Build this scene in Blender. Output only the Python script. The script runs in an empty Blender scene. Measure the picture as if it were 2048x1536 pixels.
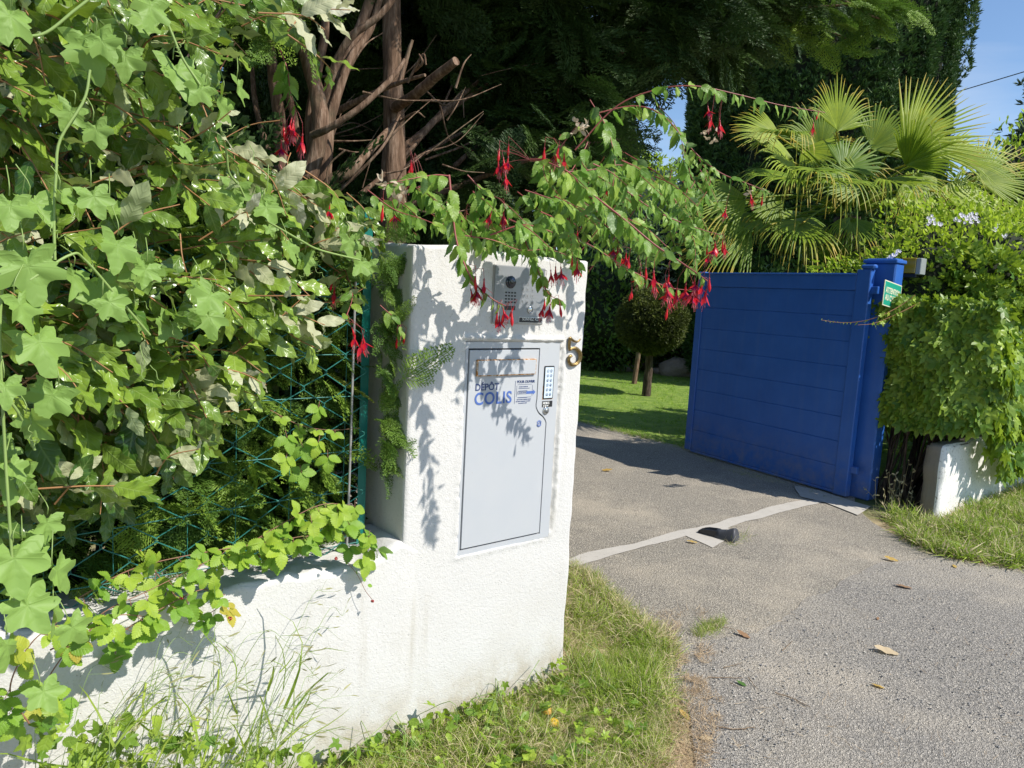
import bpy, math, numpy as np
from mathutils import Vector, Matrix
rng = np.random.default_rng(11)
sc = bpy.context.scene
COL = sc.collection
# ------------------------------------------------------------------ camera, sky, sun, exposure
F = 1420.0; PIT = math.radians(7.2); ROL = math.radians(3.04); EYE = 1.55
fw = np.array([0, math.cos(PIT), -math.sin(PIT)]); up0 = np.array([0, math.sin(PIT), math.cos(PIT)])
rt = np.array([1., 0, 0]) * math.cos(ROL) + up0 * math.sin(ROL)
upv = -np.array([1., 0, 0]) * math.sin(ROL) + up0 * math.cos(ROL)
CAM = np.array([0, 0, EYE])
cd = bpy.data.cameras.new('camera'); cam = bpy.data.objects.new('camera', cd); COL.objects.link(cam)
cd.sensor_width = 36; cd.lens = F / 2048 * 36; cd.clip_start = .02; cd.clip_end = 3000
cam.matrix_world = Matrix(((rt[0], upv[0], -fw[0], 0), (rt[1], upv[1], -fw[1], 0), (rt[2], upv[2], -fw[2], EYE), (0, 0, 0, 1)))
sc.camera = cam
U = np.array([.7853649, .6190331, 0]); N = np.array([.6190331, -.7853649, 0]); Z = np.array([0, 0, 1.])
P0 = np.array([.27249768, 2.76511296, 0])
SA, SE = math.radians(28), math.radians(46)
h_ = math.cos(SA) * N + math.sin(SA) * U
SUN = h_ * math.cos(SE) + Z * math.sin(SE)
sd = bpy.data.lights.new('sun', 'SUN'); so = bpy.data.objects.new('sun', sd); COL.objects.link(so)
sd.energy = 5.0; sd.angle = math.radians(.53); sd.color = (1, .95, .87)
so.rotation_euler = Vector(SUN).to_track_quat('Z', 'Y').to_euler(); so.location = (6, -3, 9)
w_ = bpy.data.worlds.new('World'); sc.world = w_; w_.use_nodes = True
nt = w_.node_tree; nt.nodes.clear()
sky = nt.nodes.new('ShaderNodeTexSky'); sky.sky_type = 'NISHITA'; sky.sun_disc = False
sky.sun_elevation = SE; sky.sun_rotation = math.atan2(SUN[0], SUN[1]); sky.air_density = 1.0; sky.dust_density = .05; sky.ozone_density = 4.
bg = nt.nodes.new('ShaderNodeBackground'); bg.inputs[1].default_value = .14
wo = nt.nodes.new('ShaderNodeOutputWorld')
tc = nt.nodes.new('ShaderNodeTexCoord'); mp = nt.nodes.new('ShaderNodeMapping'); mp.inputs['Scale'].default_value = (1.2, 2.4, 5); mp.inputs['Rotation'].default_value = (.3, .2, .7)
nz = nt.nodes.new('ShaderNodeTexNoise'); nz.inputs['Scale'].default_value = 1.6; nz.inputs['Detail'].default_value = 7; nz.inputs['Distortion'].default_value = .5
cr = nt.nodes.new('ShaderNodeValToRGB'); cr.color_ramp.elements[0].position = .46; cr.color_ramp.elements[1].position = .80
cr.color_ramp.elements[1].color = (.62, .62, .62, 1)
mx = nt.nodes.new('ShaderNodeMix'); mx.data_type = 'RGBA'; mx.inputs[7].default_value = (5.2, 5.6, 6.3, 1)
L = nt.links.new
L(tc.outputs['Generated'], mp.inputs[0]); L(mp.outputs[0], nz.inputs[0]); L(nz.outputs[0], cr.inputs[0]); L(cr.outputs[0], mx.inputs[0])
L(sky.outputs[0], mx.inputs[6]); L(mx.outputs[2], bg.inputs[0]); L(bg.outputs[0], wo.inputs[0])
sc.view_settings.view_transform = 'Standard'; sc.view_settings.look = 'None'; sc.view_settings.exposure = .24; sc.view_settings.gamma = 1
sc.cycles.max_bounces = 8; sc.cycles.diffuse_bounces = 4; sc.cycles.transmission_bounces = 4; sc.cycles.transparent_max_bounces = 4
sc.cycles.caustics_reflective = False; sc.cycles.caustics_refractive = False; sc.cycles.use_denoising = True

# ------------------------------------------------------------------ projection helpers (a picture point at a real distance)
def ray(x, y): return fw + rt * (x - 1024) / F - upv * (y - 768) / F
def GP(x, y, z=0):
    d = ray(x, y); return CAM + d * ((z - EYE) / d[2])
def WP(x, y, w=0):            # on the plane parallel to the wall, w metres towards the street
    d = ray(x, y); return CAM + d * (((P0 + N * w - CAM) @ N) / (d @ N))
def DP(x, y, dist):
    d = ray(x, y); return CAM + d * (dist / d[1])
def UZ(x, y, w=0):
    p = WP(x, y, w); return float((p - P0) @ U), float(p[2])
def W(u, w, z): return P0 + U * u + N * w + Z * z
def proj(p):
    d = np.asarray(p) - CAM; k = d @ fw; k = np.where(k < .05, .05, k)
    return 1024 + F * (d @ rt) / k, 768 - F * (d @ upv) / k, k
def inpoly(x, y, poly):
    x = np.asarray(x, float); y = np.asarray(y, float); r = np.zeros(x.shape, bool); n = len(poly)
    for i in range(n):
        x1, y1 = poly[i]; x2, y2 = poly[(i + 1) % n]
        if y1 == y2: continue
        c = ((y1 > y) != (y2 > y)) & (x < (x2 - x1) * (y - y1) / (y2 - y1) + x1)
        r ^= c
    return r
def samp(poly, n):
    a = np.array(poly, float); lo, hi = a.min(0), a.max(0); out = []
    while len(out) < n:
        q = rng.uniform(lo, hi, (n * 2, 2)); out += list(q[inpoly(q[:, 0], q[:, 1], poly)])
    return np.array(out[:n])
def unit(v):
    v = np.asarray(v, float); return v / np.maximum(np.linalg.norm(v, axis=-1, keepdims=True), 1e-9)
# ------------------------------------------------------------------ noise
def _h(ix, iy, iz):
    h = (ix.astype(np.int64) * 73856093) ^ (iy.astype(np.int64) * 19349663) ^ (iz.astype(np.int64) * 83492791)
    h = (h ^ (h >> 13)) * 1274126177 & 0x7fffffff
    return ((h ^ (h >> 16)) & 0xffff) / 65535.0
def vn(p, s=1., seed=0):
    p = np.asarray(p, float) * s + 1000.37 + seed * 17.3; i = np.floor(p).astype(np.int64); f = p - i; f = f * f * (3 - 2 * f); r = 0
    for a in (0, 1):
        for b in (0, 1):
            for c in (0, 1):
                r = r + _h(i[..., 0] + a, i[..., 1] + b, i[..., 2] + c) * (f[..., 0] if a else 1 - f[..., 0]) * (f[..., 1] if b else 1 - f[..., 1]) * (f[..., 2] if c else 1 - f[..., 2])
    return r * 2 - 1
def fbm(p, s=1., o=3, seed=0): return sum(vn(p, s * 2 ** k, seed + k) / 2 ** k for k in range(o))
# ------------------------------------------------------------------ mesh builder
class MB:
    def __init__(s): s.v = []; s.f = []; s.l = []; s.n = 0
    def add(s, v, f, luv=None, rnd=None, m=0):
        v = np.asarray(v, float).reshape(-1, 3); k = len(v)
        if luv is None: luv = np.zeros((k, 3))
        else:
            luv = np.asarray(luv, float)
            if luv.shape[1] == 2: luv = np.c_[luv, np.zeros(k)]
        if rnd is not None: luv = luv.copy(); luv[:, 2] = rnd
        for a in (f if isinstance(f, (list, tuple)) and len(f) and isinstance(f[0], np.ndarray) else [np.asarray(f, np.int64)]):
            if len(a): s.f.append((a + s.n, m))
        s.v.append(v); s.l.append(luv); s.n += k; return s
    def many(s, proto, M, T, rnd, m=0):     # proto=(v,f,luv), M (n,3,3) rows = images of x,y,z, T (n,3)
        v, f, luv = proto; n = len(T)
        if n == 0: return s
        P = np.einsum('vi,nij->nvj', v, M) + T[:, None, :]
        f = np.asarray(f, np.int64); FF = (f[None] + (np.arange(n) * len(v))[:, None, None]).reshape(-1, f.shape[1])
        l = np.empty((n, len(v), 3)); l[:, :, :2] = luv[None, :, :2]; l[:, :, 2] = np.asarray(rnd)[:, None]
        return s.add(P.reshape(-1, 3), FF, l.reshape(-1, 3), None, m)
    def build(s, name, mats, parent=None, origin=None, smooth=True):
        me = bpy.data.meshes.new(name); v = np.concatenate(s.v)
        o = np.zeros(3)
        if parent is not None: o = np.array(parent['_o']) if '_o' in parent else np.array(parent.location)
        elif origin is not None: o = np.asarray(origin, float)
        v = v - o
        fl = np.concatenate([a.ravel() for a, _ in s.f]); tot = np.concatenate([np.full(len(a), a.shape[1]) for a, _ in s.f])
        mi = np.concatenate([np.full(len(a), m) for a, m in s.f])
        me.vertices.add(len(v)); me.vertices.foreach_set('co', v.astype(np.float32).ravel())
        me.loops.add(len(fl)); me.loops.foreach_set('vertex_index', fl.astype(np.int32))
        me.polygons.add(len(tot)); me.polygons.foreach_set('loop_start', np.r_[0, np.cumsum(tot)[:-1]].astype(np.int32))
        if not isinstance(mats, (list, tuple)): mats = [mats]
        for m in mats: me.materials.append(m)
        if len(mats) > 1: me.polygons.foreach_set('material_index', mi.astype(np.int32))
        me.polygons.foreach_set('use_smooth', np.full(len(tot), smooth))
        at = me.attributes.new('L', 'FLOAT_VECTOR', 'POINT'); at.data.foreach_set('vector', np.concatenate(s.l).astype(np.float32).ravel())
        me.update(calc_edges=True)
        ob = bpy.data.objects.new(name, me); COL.objects.link(ob)
        if parent is not None: ob.parent = parent
        else: ob.location = o
        return ob
def tag(o, label=None, cat=None, group=None, kind=None):
    if label: o['label'] = label
    if cat: o['category'] = cat
    if group: o['group'] = group
    if kind: o['kind'] = kind
    return o
def thing(name, loc, label, cat, group=None):
    o = bpy.data.objects.new(name, None); COL.objects.link(o); o.location = tuple(loc); o.empty_display_size = .05
    return tag(o, label, cat, group)
def tube(mb, pts, r, sides=6, rnd=0., m=0, noise=0.):
    pts = np.asarray(pts, float); n = len(pts); r = np.broadcast_to(np.asarray(r, float), (n,))
    t = unit(np.gradient(pts, axis=0)); a = np.cross(t[0], [.13, .27, .95]); a = unit(a)
    A = [];
    for i in range(n):
        a = a - t[i] * (a @ t[i]); a = unit(a); A.append(a)
    A = np.array(A); B = np.cross(t, A); th = np.linspace(0, 2 * math.pi, sides, endpoint=False)
    rr = r[:, None] * np.ones(sides)
    d = A[:, None] * np.cos(th)[None, :, None] + B[:, None] * np.sin(th)[None, :, None]
    if noise: rr = rr * (1 + noise * vn((pts[:, None] * [1, 1, .35] + d * rr[..., None]), 1.2 / r.mean()))
    v = pts[:, None] + d * rr[..., None]
    luv = np.stack(np.broadcast_arrays(th[None] / 6.283, np.linspace(0, 1, n)[:, None], rnd), -1).reshape(-1, 3)
    i = np.arange(n - 1)[:, None] * sides; j = np.arange(sides)[None]; k = (j + 1) % sides
    f = np.stack([i + j, i + k, i + sides + k, i + sides + j], -1).reshape(-1, 4)
    mb.add(v.reshape(-1, 3), f, luv, None, m)
    c = len(mb.v[-1]); mb.add(v[-1], [np.arange(sides)[None]], None, rnd, m)
    return mb
def spl(pts, n=20):
    p = np.asarray(pts, float)
    if len(p) == 2: return p[0] + (p[1] - p[0]) * np.linspace(0, 1, n)[:, None]
    q = np.vstack([2 * p[0] - p[1], p, 2 * p[-1] - p[-2]]); m = len(p) - 1; t = np.linspace(0, m, n); i = np.minimum(t.astype(int), m - 1); f = (t - i)[:, None]
    a, b, c, d = q[i], q[i + 1], q[i + 2], q[i + 3]
    return .5 * (2 * b + (c - a) * f + (2 * a - 5 * b + 4 * c - d) * f ** 2 + (3 * b - a - 3 * c + d) * f ** 3)
def fr(d, n, roll=0.):      # frames: y=d, z~n
    d = unit(d); x = unit(np.cross(d, n)); n2 = np.cross(x, d)
    return np.stack([x, d, n2], 1)
BOXF = np.array([[0, 3, 2, 1], [4, 5, 6, 7], [0, 1, 5, 4], [1, 2, 6, 5], [2, 3, 7, 6], [3, 0, 4, 7]])
def box(mb, u0, u1, w0, w1, z0, z1, m=0, rnd=0., bev=0.):     # box in wall coordinates
    if bev: return rbox(mb, u0, u1, w0, w1, z0, z1, bev, m)
    c = [W(u, w, z) for z in (z0, z1) for u, w in ((u0, w1), (u1, w1), (u1, w0), (u0, w0))]
    return mb.add(c, BOXF[:, ::-1] * 1, None, rnd, m)
def rbox(mb, u0, u1, w0, w1, z0, z1, b, m=0, frm=W):
    # chamfered box
    v = []; idx = {}
    lo = np.array([u0, w0, z0]); hi = np.array([u1, w1, z1])
    for sx in (0, 1):
        for sy in (0, 1):
            for sz in (0, 1):
                s = (sx, sy, sz); c = np.where(s, hi, lo); ins = np.where(s, -b, b)
                for ax in range(3):
                    p = c + ins; p[ax] = c[ax]; idx[(s, ax)] = len(v); v.append(frm(*p))
    f = []; tri = []
    def q(*k): f.append([idx[x] for x in k])
    for ax in range(3):
        o1, o2 = (ax + 1) % 3, (ax + 2) % 3
        for sv in (0, 1):
            def S(a, c, ax=ax, o1=o1, o2=o2, sv=sv):
                t = [0, 0, 0]; t[ax] = sv; t[o1] = a; t[o2] = c; return tuple(t)
            q((S(0, 0), ax), (S(1, 0), ax), (S(1, 1), ax), (S(0, 1), ax))
        for a in (0, 1):
            for c in (0, 1):
                def S2(t0, ax=ax, o1=o1, o2=o2, a=a, c=c):
                    t = [0, 0, 0]; t[ax] = t0; t[o1] = a; t[o2] = c; return tuple(t)
                q((S2(0), o1), (S2(1), o1), (S2(1), o2), (S2(0), o2))
    for sx in (0, 1):
        for sy in (0, 1):
            for sz in (0, 1):
                s = (sx, sy, sz); tri.append([idx[(s, 0)], idx[(s, 1)], idx[(s, 2)]])
    return mb.add(v, [np.array(f), np.array(tri)], None, None, m)
def disc(mb, c, r, ax, n=20, m=0, h=0., dome=0., ry=None, xdir=U):
    ax = unit(ax); X = unit(xdir); Y = np.cross(ax, X); th = np.linspace(0, 2 * math.pi, n, endpoint=False); ry = ry or r
    e = X[None] * np.cos(th)[:, None] * r + Y[None] * np.sin(th)[:, None] * ry
    rows = [c + e, c + e + ax * h]; K = 4 if dome else 1
    for k in range(1, K): rows.append(c + e * math.cos(k / K * 1.5) + ax * (h + dome * math.sin(k / K * 1.5)))
    v = np.concatenate(rows + [[c + ax * (h + dome)]]); f = []
    for q in range(len(rows) - 1):
        for i in range(n): f.append([q * n + i, q * n + (i + 1) % n, (q + 1) * n + (i + 1) % n, (q + 1) * n + i])
    b = (len(rows) - 1) * n; t = [[b + i, b + (i + 1) % n, len(v) - 1] for i in range(n)]
    return mb.add(v, [np.array(f), np.array(t)], None, None, m)
def ring(mb, c, r, rr, ax, n=28, m=0, a0=0., a1=2 * math.pi, xdir=U):
    ax = unit(ax); X = unit(xdir); Y = np.cross(ax, X); th = np.linspace(a0, a1, n)
    return tube(mb, c + X * np.cos(th)[:, None] * r + Y * np.sin(th)[:, None] * r, rr, 5, 0, m)
# ------------------------------------------------------------------ materials
class NT:
    def __init__(s, name):
        s.mat = bpy.data.materials.new(name); s.mat.use_nodes = True; s.t = s.mat.node_tree; s.t.nodes.clear()
        s.out = s.t.nodes.new('ShaderNodeOutputMaterial')
    def n(s, ty, props=None, **kw):
        x = s.t.nodes.new('ShaderNode' + ty)
        for k, v in (props or {}).items(): setattr(x, k, v)
        for k, v in kw.items():
            k = k.replace('_', ' ') if k not in ('A', 'B') else k
            i = x.inputs[int(k[1:])] if k[0] == 'i' and k[1:].isdigit() else x.inputs[k]
            if isinstance(v, bpy.types.NodeSocket): s.t.links.new(v, i)
            else: i.default_value = v
        return x
    def mix(s, f, a, b, mode='MIX'):
        c = lambda q: q if isinstance(q, bpy.types.NodeSocket) else (tuple(q) + (1,) if len(q) == 3 else q)
        return s.n('Mix', {'data_type': 'RGBA', 'blend_type': mode}, i0=f, i6=c(a), i7=c(b)).outputs[2]
    def ma(s, op, a, b=0., c=0.): return s.n('Math', {'operation': op}, i0=a, i1=b, i2=c).outputs[0]
    def ramp(s, f, pts):
        x = s.n('ValToRGB', i0=f); e = x.color_ramp.elements
        while len(e) < len(pts): e.new(.5)
        for q, (p, c) in zip(e, pts): q.position = p; q.color = (tuple(c) + (1,)) if hasattr(c, '__len__') else (c, c, c, 1)
        return x.outputs[0]
    def mr(s, v, a, b, c=0., d=1.): return s.n('MapRange', i0=v, i1=a, i2=b, i3=c, i4=d).outputs[0]
    def noise(s, vec, sc, det=3., rough=.5, dist=0.): return s.n('TexNoise', Vector=vec, Scale=sc, Detail=det, Roughness=rough, Distortion=dist).outputs[0]
    def obj(s): return s.n('TexCoord').outputs['Object']
    def geo(s): return s.n('NewGeometry').outputs['Position']
    def L(s):
        a = s.n('Attribute', {'attribute_name': 'L'}); q = s.n('SeparateXYZ', i0=a.outputs['Vector']); return q.outputs[0], q.outputs[1], q.outputs[2]
    def bump(s, h, st, dist=.01): return s.n('Bump', Strength=st, Distance=dist, Height=h).outputs[0]
    def pri(s, **kw): return s.n('BsdfPrincipled', **kw).outputs[0]
    def fin(s, sh): s.t.links.new(sh, s.out.inputs[0]); return s.mat
def plain(name, col, rough=.5, metal=0., var=.0, vs=8., bmp=0., bs=60., bd=.002, spec=.5):
    t = NT(name); g = t.geo(); c = t.mix(t.noise(g, vs), [x * (1 - var) for x in col], [min(1, x * (1 + var)) for x in col]) if var else tuple(col) + (1,)
    kw = dict(Base_Color=c, Roughness=rough, Metallic=metal, Specular_IOR_Level=spec)
    if bmp: kw['Normal'] = t.bump(t.noise(g, bs, 4.), bmp, bd)
    return t.fin(t.pri(**kw))
def leafmat(name, top, alt, under=None, vein=None, veins=7., rough=.45, trans=.35, tcol=None, spec=.4, yellow=None, yel=.93, vstr=.6, lf=1.):
    t = NT(name); x, y, r = t.L(); g = t.geo()
    c = t.mix(t.mr(r, .0, 1.), top, alt)
    c = t.mix(t.mr(t.noise(g, 40. * lf, 2.), .3, .7, 0., .35), c, tuple(k * .72 for k in top))
    if yellow: c = t.mix(t.mr(r, yel, yel + .02), c, yellow)
    ax = t.ma('ABSOLUTE', x)
    if vein:
        mid = t.mr(ax, .03, .10, 1., 0.)
        sv = t.ma('SINE', t.ma('MULTIPLY', t.ma('SUBTRACT', y, t.ma('MULTIPLY', ax, .22)), veins * 6.283))
        vm = t.ma('MULTIPLY', t.ma('MAXIMUM', mid, t.ma('MULTIPLY', t.mr(sv, .86, 1.), .6)), vstr)
        c = t.mix(vm, c, vein); nrm = t.bump(t.ma('SUBTRACT', t.mr(sv, .2, 1.), t.ma('MULTIPLY', mid, 1.)), .35, -.0015)
    else: nrm = t.bump(t.noise(g, 90., 2.), .2, .001)
    if under: c = t.mix(t.n('NewGeometry').outputs['Backfacing'], c, under)
    p = t.pri(Base_Color=c, Roughness=rough, Specular_IOR_Level=spec, Normal=nrm)
    if trans:
        tcn = t.mix(.55, c, tcol or tuple(min(1, k * 2.2) for k in top))
        p = t.n('MixShader', i0=trans, i1=p, i2=t.n('BsdfTranslucent', Color=tcn).outputs[0]).outputs[0]
    return t.fin(p)
# ------------------------------------------------------------------ leaf shapes (x across, y along, z up)
def blade(n=10, wmax=.2, peak=.42, tip=1.0, base=.8, fold=.25, curl=.4, ser=0., nser=8, wave=0., wn=3., cols=2, seed=0, petiole=.0, twist=0.):
    r = np.random.default_rng(seed); yy = np.linspace(0, 1, n + 1)
    w = np.where(yy < peak, np.sin(np.clip(yy / peak, 0, 1) * math.pi / 2) ** base, np.cos(np.clip((yy - peak) / (1 - peak), 0, 1) * math.pi / 2) ** tip) * wmax
    w[0] = .012; w[-1] = .003
    s = np.zeros(n + 1)
    if ser: s = ser * ((np.arange(n + 1) % 2) * 2 - 1) * wmax; s[0] = s[-1] = 0
    ang = curl * yy ** 1.3; dy = np.cos(ang); dz = -np.sin(ang); y = np.r_[0, np.cumsum((dy[1:] + dy[:-1]) / 2 / n)]; z = np.r_[0, np.cumsum((dz[1:] + dz[:-1]) / 2 / n)]
    xs = np.linspace(-1, 1, 2 * cols + 1); ph = r.uniform(0, 6, 2); V = []; Lv = []
    for i in range(n + 1):
        for k, q in enumerate(xs):
            e = abs(q) == 1; wv = w[i] + (s[i] if e else 0); X = q * max(wv, .002)
            zz = fold * abs(X) + (wave * abs(q) ** 2 * math.sin(yy[i] * wn * 6.28 + ph[0 if q < 0 else 1]) * w[i] / wmax) + twist * yy[i] * X
            V.append((X, y[i] + (abs(q) * -.02 if e else 0) + petiole, z[i] + zz)); Lv.append((q, yy[i]))
    K = len(xs); f = [[i * K + k, i * K + k + 1, (i + 1) * K + k + 1, (i + 1) * K + k] for i in range(n) for k in range(K - 1)]
    return np.array(V), np.array(f), np.array(Lv)
def lobed(lobes, seed=0, n=40, c=.32, cup=.12, jag=.05, cur=.25, wav=.04, rb=.30):
    # lobes: list of (angle from +y, radius, width); outline measured from a centre c up the midrib
    r = np.random.default_rng(seed); th = np.linspace(-math.pi, math.pi, n, endpoint=False)
    R = np.full(n, rb)
    for a, l, wd in lobes:
        for sg in ((1,) if a == 0 else (-1, 1)):
            d = np.abs((th - sg * a + math.pi) % (2 * math.pi) - math.pi); R = np.maximum(R, l * np.clip(1 - d / wd, 0, 1) ** .6)
    R *= 1 + jag * r.uniform(-1, 1, n) + .035 * ((np.arange(n) % 2) * 2 - 1); R[np.abs(th) > math.pi - .32] *= .55
    V = [(0, c, 0)]; Lv = [(0, .5)]
    for q in (.5, 1.):
        for t, rr in zip(th, R * q):
            X, Y = rr * math.sin(t), c + rr * math.cos(t)
            V.append((X, Y, cup * abs(X) - cur * max(Y - .2, 0) ** 2 * .5 + wav * math.sin(t * 5 + seed) * q)); Lv.append((q * (.35 + .65 * abs(math.sin(t * 2.5))), .5 + q * .4 * math.cos(t)))
    f = [];
    q4 = [[1 + i, 1 + n + i, 1 + n + (i + 1) % n, 1 + (i + 1) % n] for i in range(n)]
    for i in range(0, n, 2): f.append([0, 1 + i, 1 + (i + 1) % n, 1 + (i + 2) % n])
    # the centre quads share alternate ring points
    return np.array(V), np.array(f + q4), np.array(Lv)
def spray(seed=0, nb=11, sub=5, w=.011, spread=.9, droop=.25, flat=.04, tipw=1.):
    r = np.random.default_rng(seed); V = []; Fq = []; Lv = []
    def el(a, b, wd, v):
        d = unit(b - a); x = unit(np.cross(d, [0, .0, 1.])); k = len(V); m = a * .45 + b * .55; tw = np.array([0, 0, r.uniform(-1, 1) * wd])
        V.extend([a, m + x * wd + tw, b, m - x * wd - tw]); Lv.extend([(0, v)] * 4); Fq.append([k, k + 1, k + 2, k + 3])
    def pos(y, x=0.): return np.array([x, y, -droop * y * y - abs(x) * .25 * abs(x)])
    Y = np.linspace(0, 1, nb + 1)
    for i in range(nb): el(pos(Y[i]), pos(Y[i + 1] + .03), w * 1.1, .2)
    for i in range(nb):
        y = (i + .6) / nb
        for sgn in (-1, 1):
            ln = .42 * (1 - y) ** .7 * r.uniform(.7, 1.1) + .07; a = math.radians(r.uniform(34, 50)); st = pos(y)
            d = np.array([sgn * math.sin(a), math.cos(a), 0]); m = max(2, int(sub * ln / .3))
            for k in range(m):
                p = st + d * ln * k / m; q = st + d * ln * (k + 1) / m; z0 = -.25 * (k / m) ** 2 * ln + r.uniform(-flat, flat) * .4; p[2] += z0; q[2] += z0 - .02
                el(p, q + d * .01, w * 1.0, .4 + .5 * k / m)
                if k < m:
                    for s2 in (-1, 1):
                        l2 = ln * .42 * (1 - k / m) + .035; a2 = a * sgn + s2 * math.radians(40); e = np.array([math.sin(a2), math.cos(a2), r.uniform(-.25, .25)])
                        el(p + d * .4 * ln / m, p + d * .4 * ln / m + e * l2, w * .85, .5 + .5 * k / m)
    return np.array(V), np.array(Fq), np.array(Lv)
def tuft(seed=0, k=9, w=.10, up=.8):
    r = np.random.default_rng(seed); V = []; Fq = []; Lv = []
    for i in range(k):
        d = unit(np.array([r.normal() * .8, up + abs(r.normal()) * .4, r.normal() * .8])); b = np.array([0, i / k * .4, 0]); l = r.uniform(.5, 1.); x = unit(np.cross(d, r.normal(size=3))) * w
        q = len(V); V += [b, b + d * l * .5 + x, b + d * l, b + d * l * .5 - x]; Lv += [(0, i / k)] * 4; Fq.append([q, q + 1, q + 2, q + 3])
    return np.array(V), np.array(Fq), np.array(Lv)
ORG = {}
_b = MB.build
def _build(s, name, mats, parent=None, origin=None, smooth=True):
    if parent is not None: o = ORG.get(parent.name, np.array(parent.location))
    else: o = np.zeros(3) if origin is None else np.asarray(origin, float)
    s.v = [a - o for a in s.v]
    ob = _b(s, name, mats, None, None, smooth)
    if parent is not None: ob.parent = parent
    else: ob.location = tuple(o)
    ORG[ob.name] = o
    return ob
MB.build = _build
def text(name, s, fn, size, mat, parent, bold=0., align='LEFT', sx=1., h=.0006, space=1.):
    cu = bpy.data.curves.new(name, 'FONT'); cu.body = s; cu.size = size; cu.offset = bold * size; cu.align_x = align; cu.extrude = h; cu.space_character = space; cu.resolution_u = 6
    ob = bpy.data.objects.new('tmp', cu); COL.objects.link(ob); bpy.context.view_layer.update()
    me = bpy.data.meshes.new_from_object(ob.evaluated_get(bpy.context.evaluated_depsgraph_get()))
    bpy.data.objects.remove(ob)
    v = np.empty(len(me.vertices) * 3); me.vertices.foreach_get('co', v); v = v.reshape(-1, 3)
    o = ORG.get(parent.name, np.array(parent.location)); P = fn(v[:, 0] * sx, v[:, 1], v[:, 2] + h) - o
    me.vertices.foreach_set('co', P.astype(np.float32).ravel()); me.materials.clear(); me.materials.append(mat); me.update(); me.name = name
    r = bpy.data.objects.new(name, me); COL.objects.link(r); r.parent = parent; ORG[r.name] = o
    return r
def wf(u, z, w): return lambda x, y, h: P0 + np.outer(u + x, U) + np.outer(w + h, N) + np.outer(z + y, Z)
def sub(v):
    return v
# ------------------------------------------------------------------ materials of the built things
def m_render():
    t = NT('white_render'); g0 = t.geo(); g = t.n('Mapping', Vector=g0, Rotation=(.6, .5, .9)).outputs[0]
    st = t.mr(t.noise(g, 3., 5., .6), .45, .75, 0., 1.); z = t.n('SeparateXYZ', i0=g0).outputs[2]
    low = t.mr(z, .0, .55, 1., .12)
    c = t.mix(t.ma('MULTIPLY', st, t.ma('MULTIPLY', low, .55)), (.63, .617, .592), (.48, .44, .36))
    c = t.mix(t.mr(t.noise(g, 30., 4.), .62, .8, 0., .25), c, (.50, .47, .41)); stv = t.n('Mapping', Vector=g0, Scale=(14., 14., .9)).outputs[0]; c = t.mix(t.ma('MULTIPLY', t.mr(t.noise(stv, 1., 5., .6), .52, .70, 0., .65), t.mr(t.noise(g, 2.2, 3.), .42, .6)), c, (.46, .43, .36)); c = t.mix(t.ma('MULTIPLY', t.mr(z, .0, .22, 1., 0.), t.mr(t.noise(g, 11., 5., .65), .38, .6, .15, .9)), c, (.40, .34, .24))
    v = t.n('TexVoronoi', Vector=g, Scale=190.).outputs[0]; v2 = t.n('TexVoronoi', Vector=g, Scale=75.).outputs[0]
    pit = t.ma('MULTIPLY', t.mr(v2, .0, .17, 1., 0.), t.mr(t.noise(g, 22.), .42, .55))
    c = t.mix(t.ma('MULTIPLY', pit, .8), c, (.20, .18, .16)); c = t.mix(t.mr(t.noise(g, 95., 3., .7), .58, .72, 0., .38), c, (.40, .38, .34))
    h = t.ma('ADD', t.ma('MULTIPLY', t.noise(g, 85., 3., .6, .6), 1.6), t.ma('ADD', t.ma('MULTIPLY', v, .5), t.ma('MULTIPLY', pit, -.9)))
    return t.fin(t.pri(Base_Color=c, Roughness=.9, Specular_IOR_Level=.2, Normal=t.bump(h, .42, .0028)))
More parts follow.
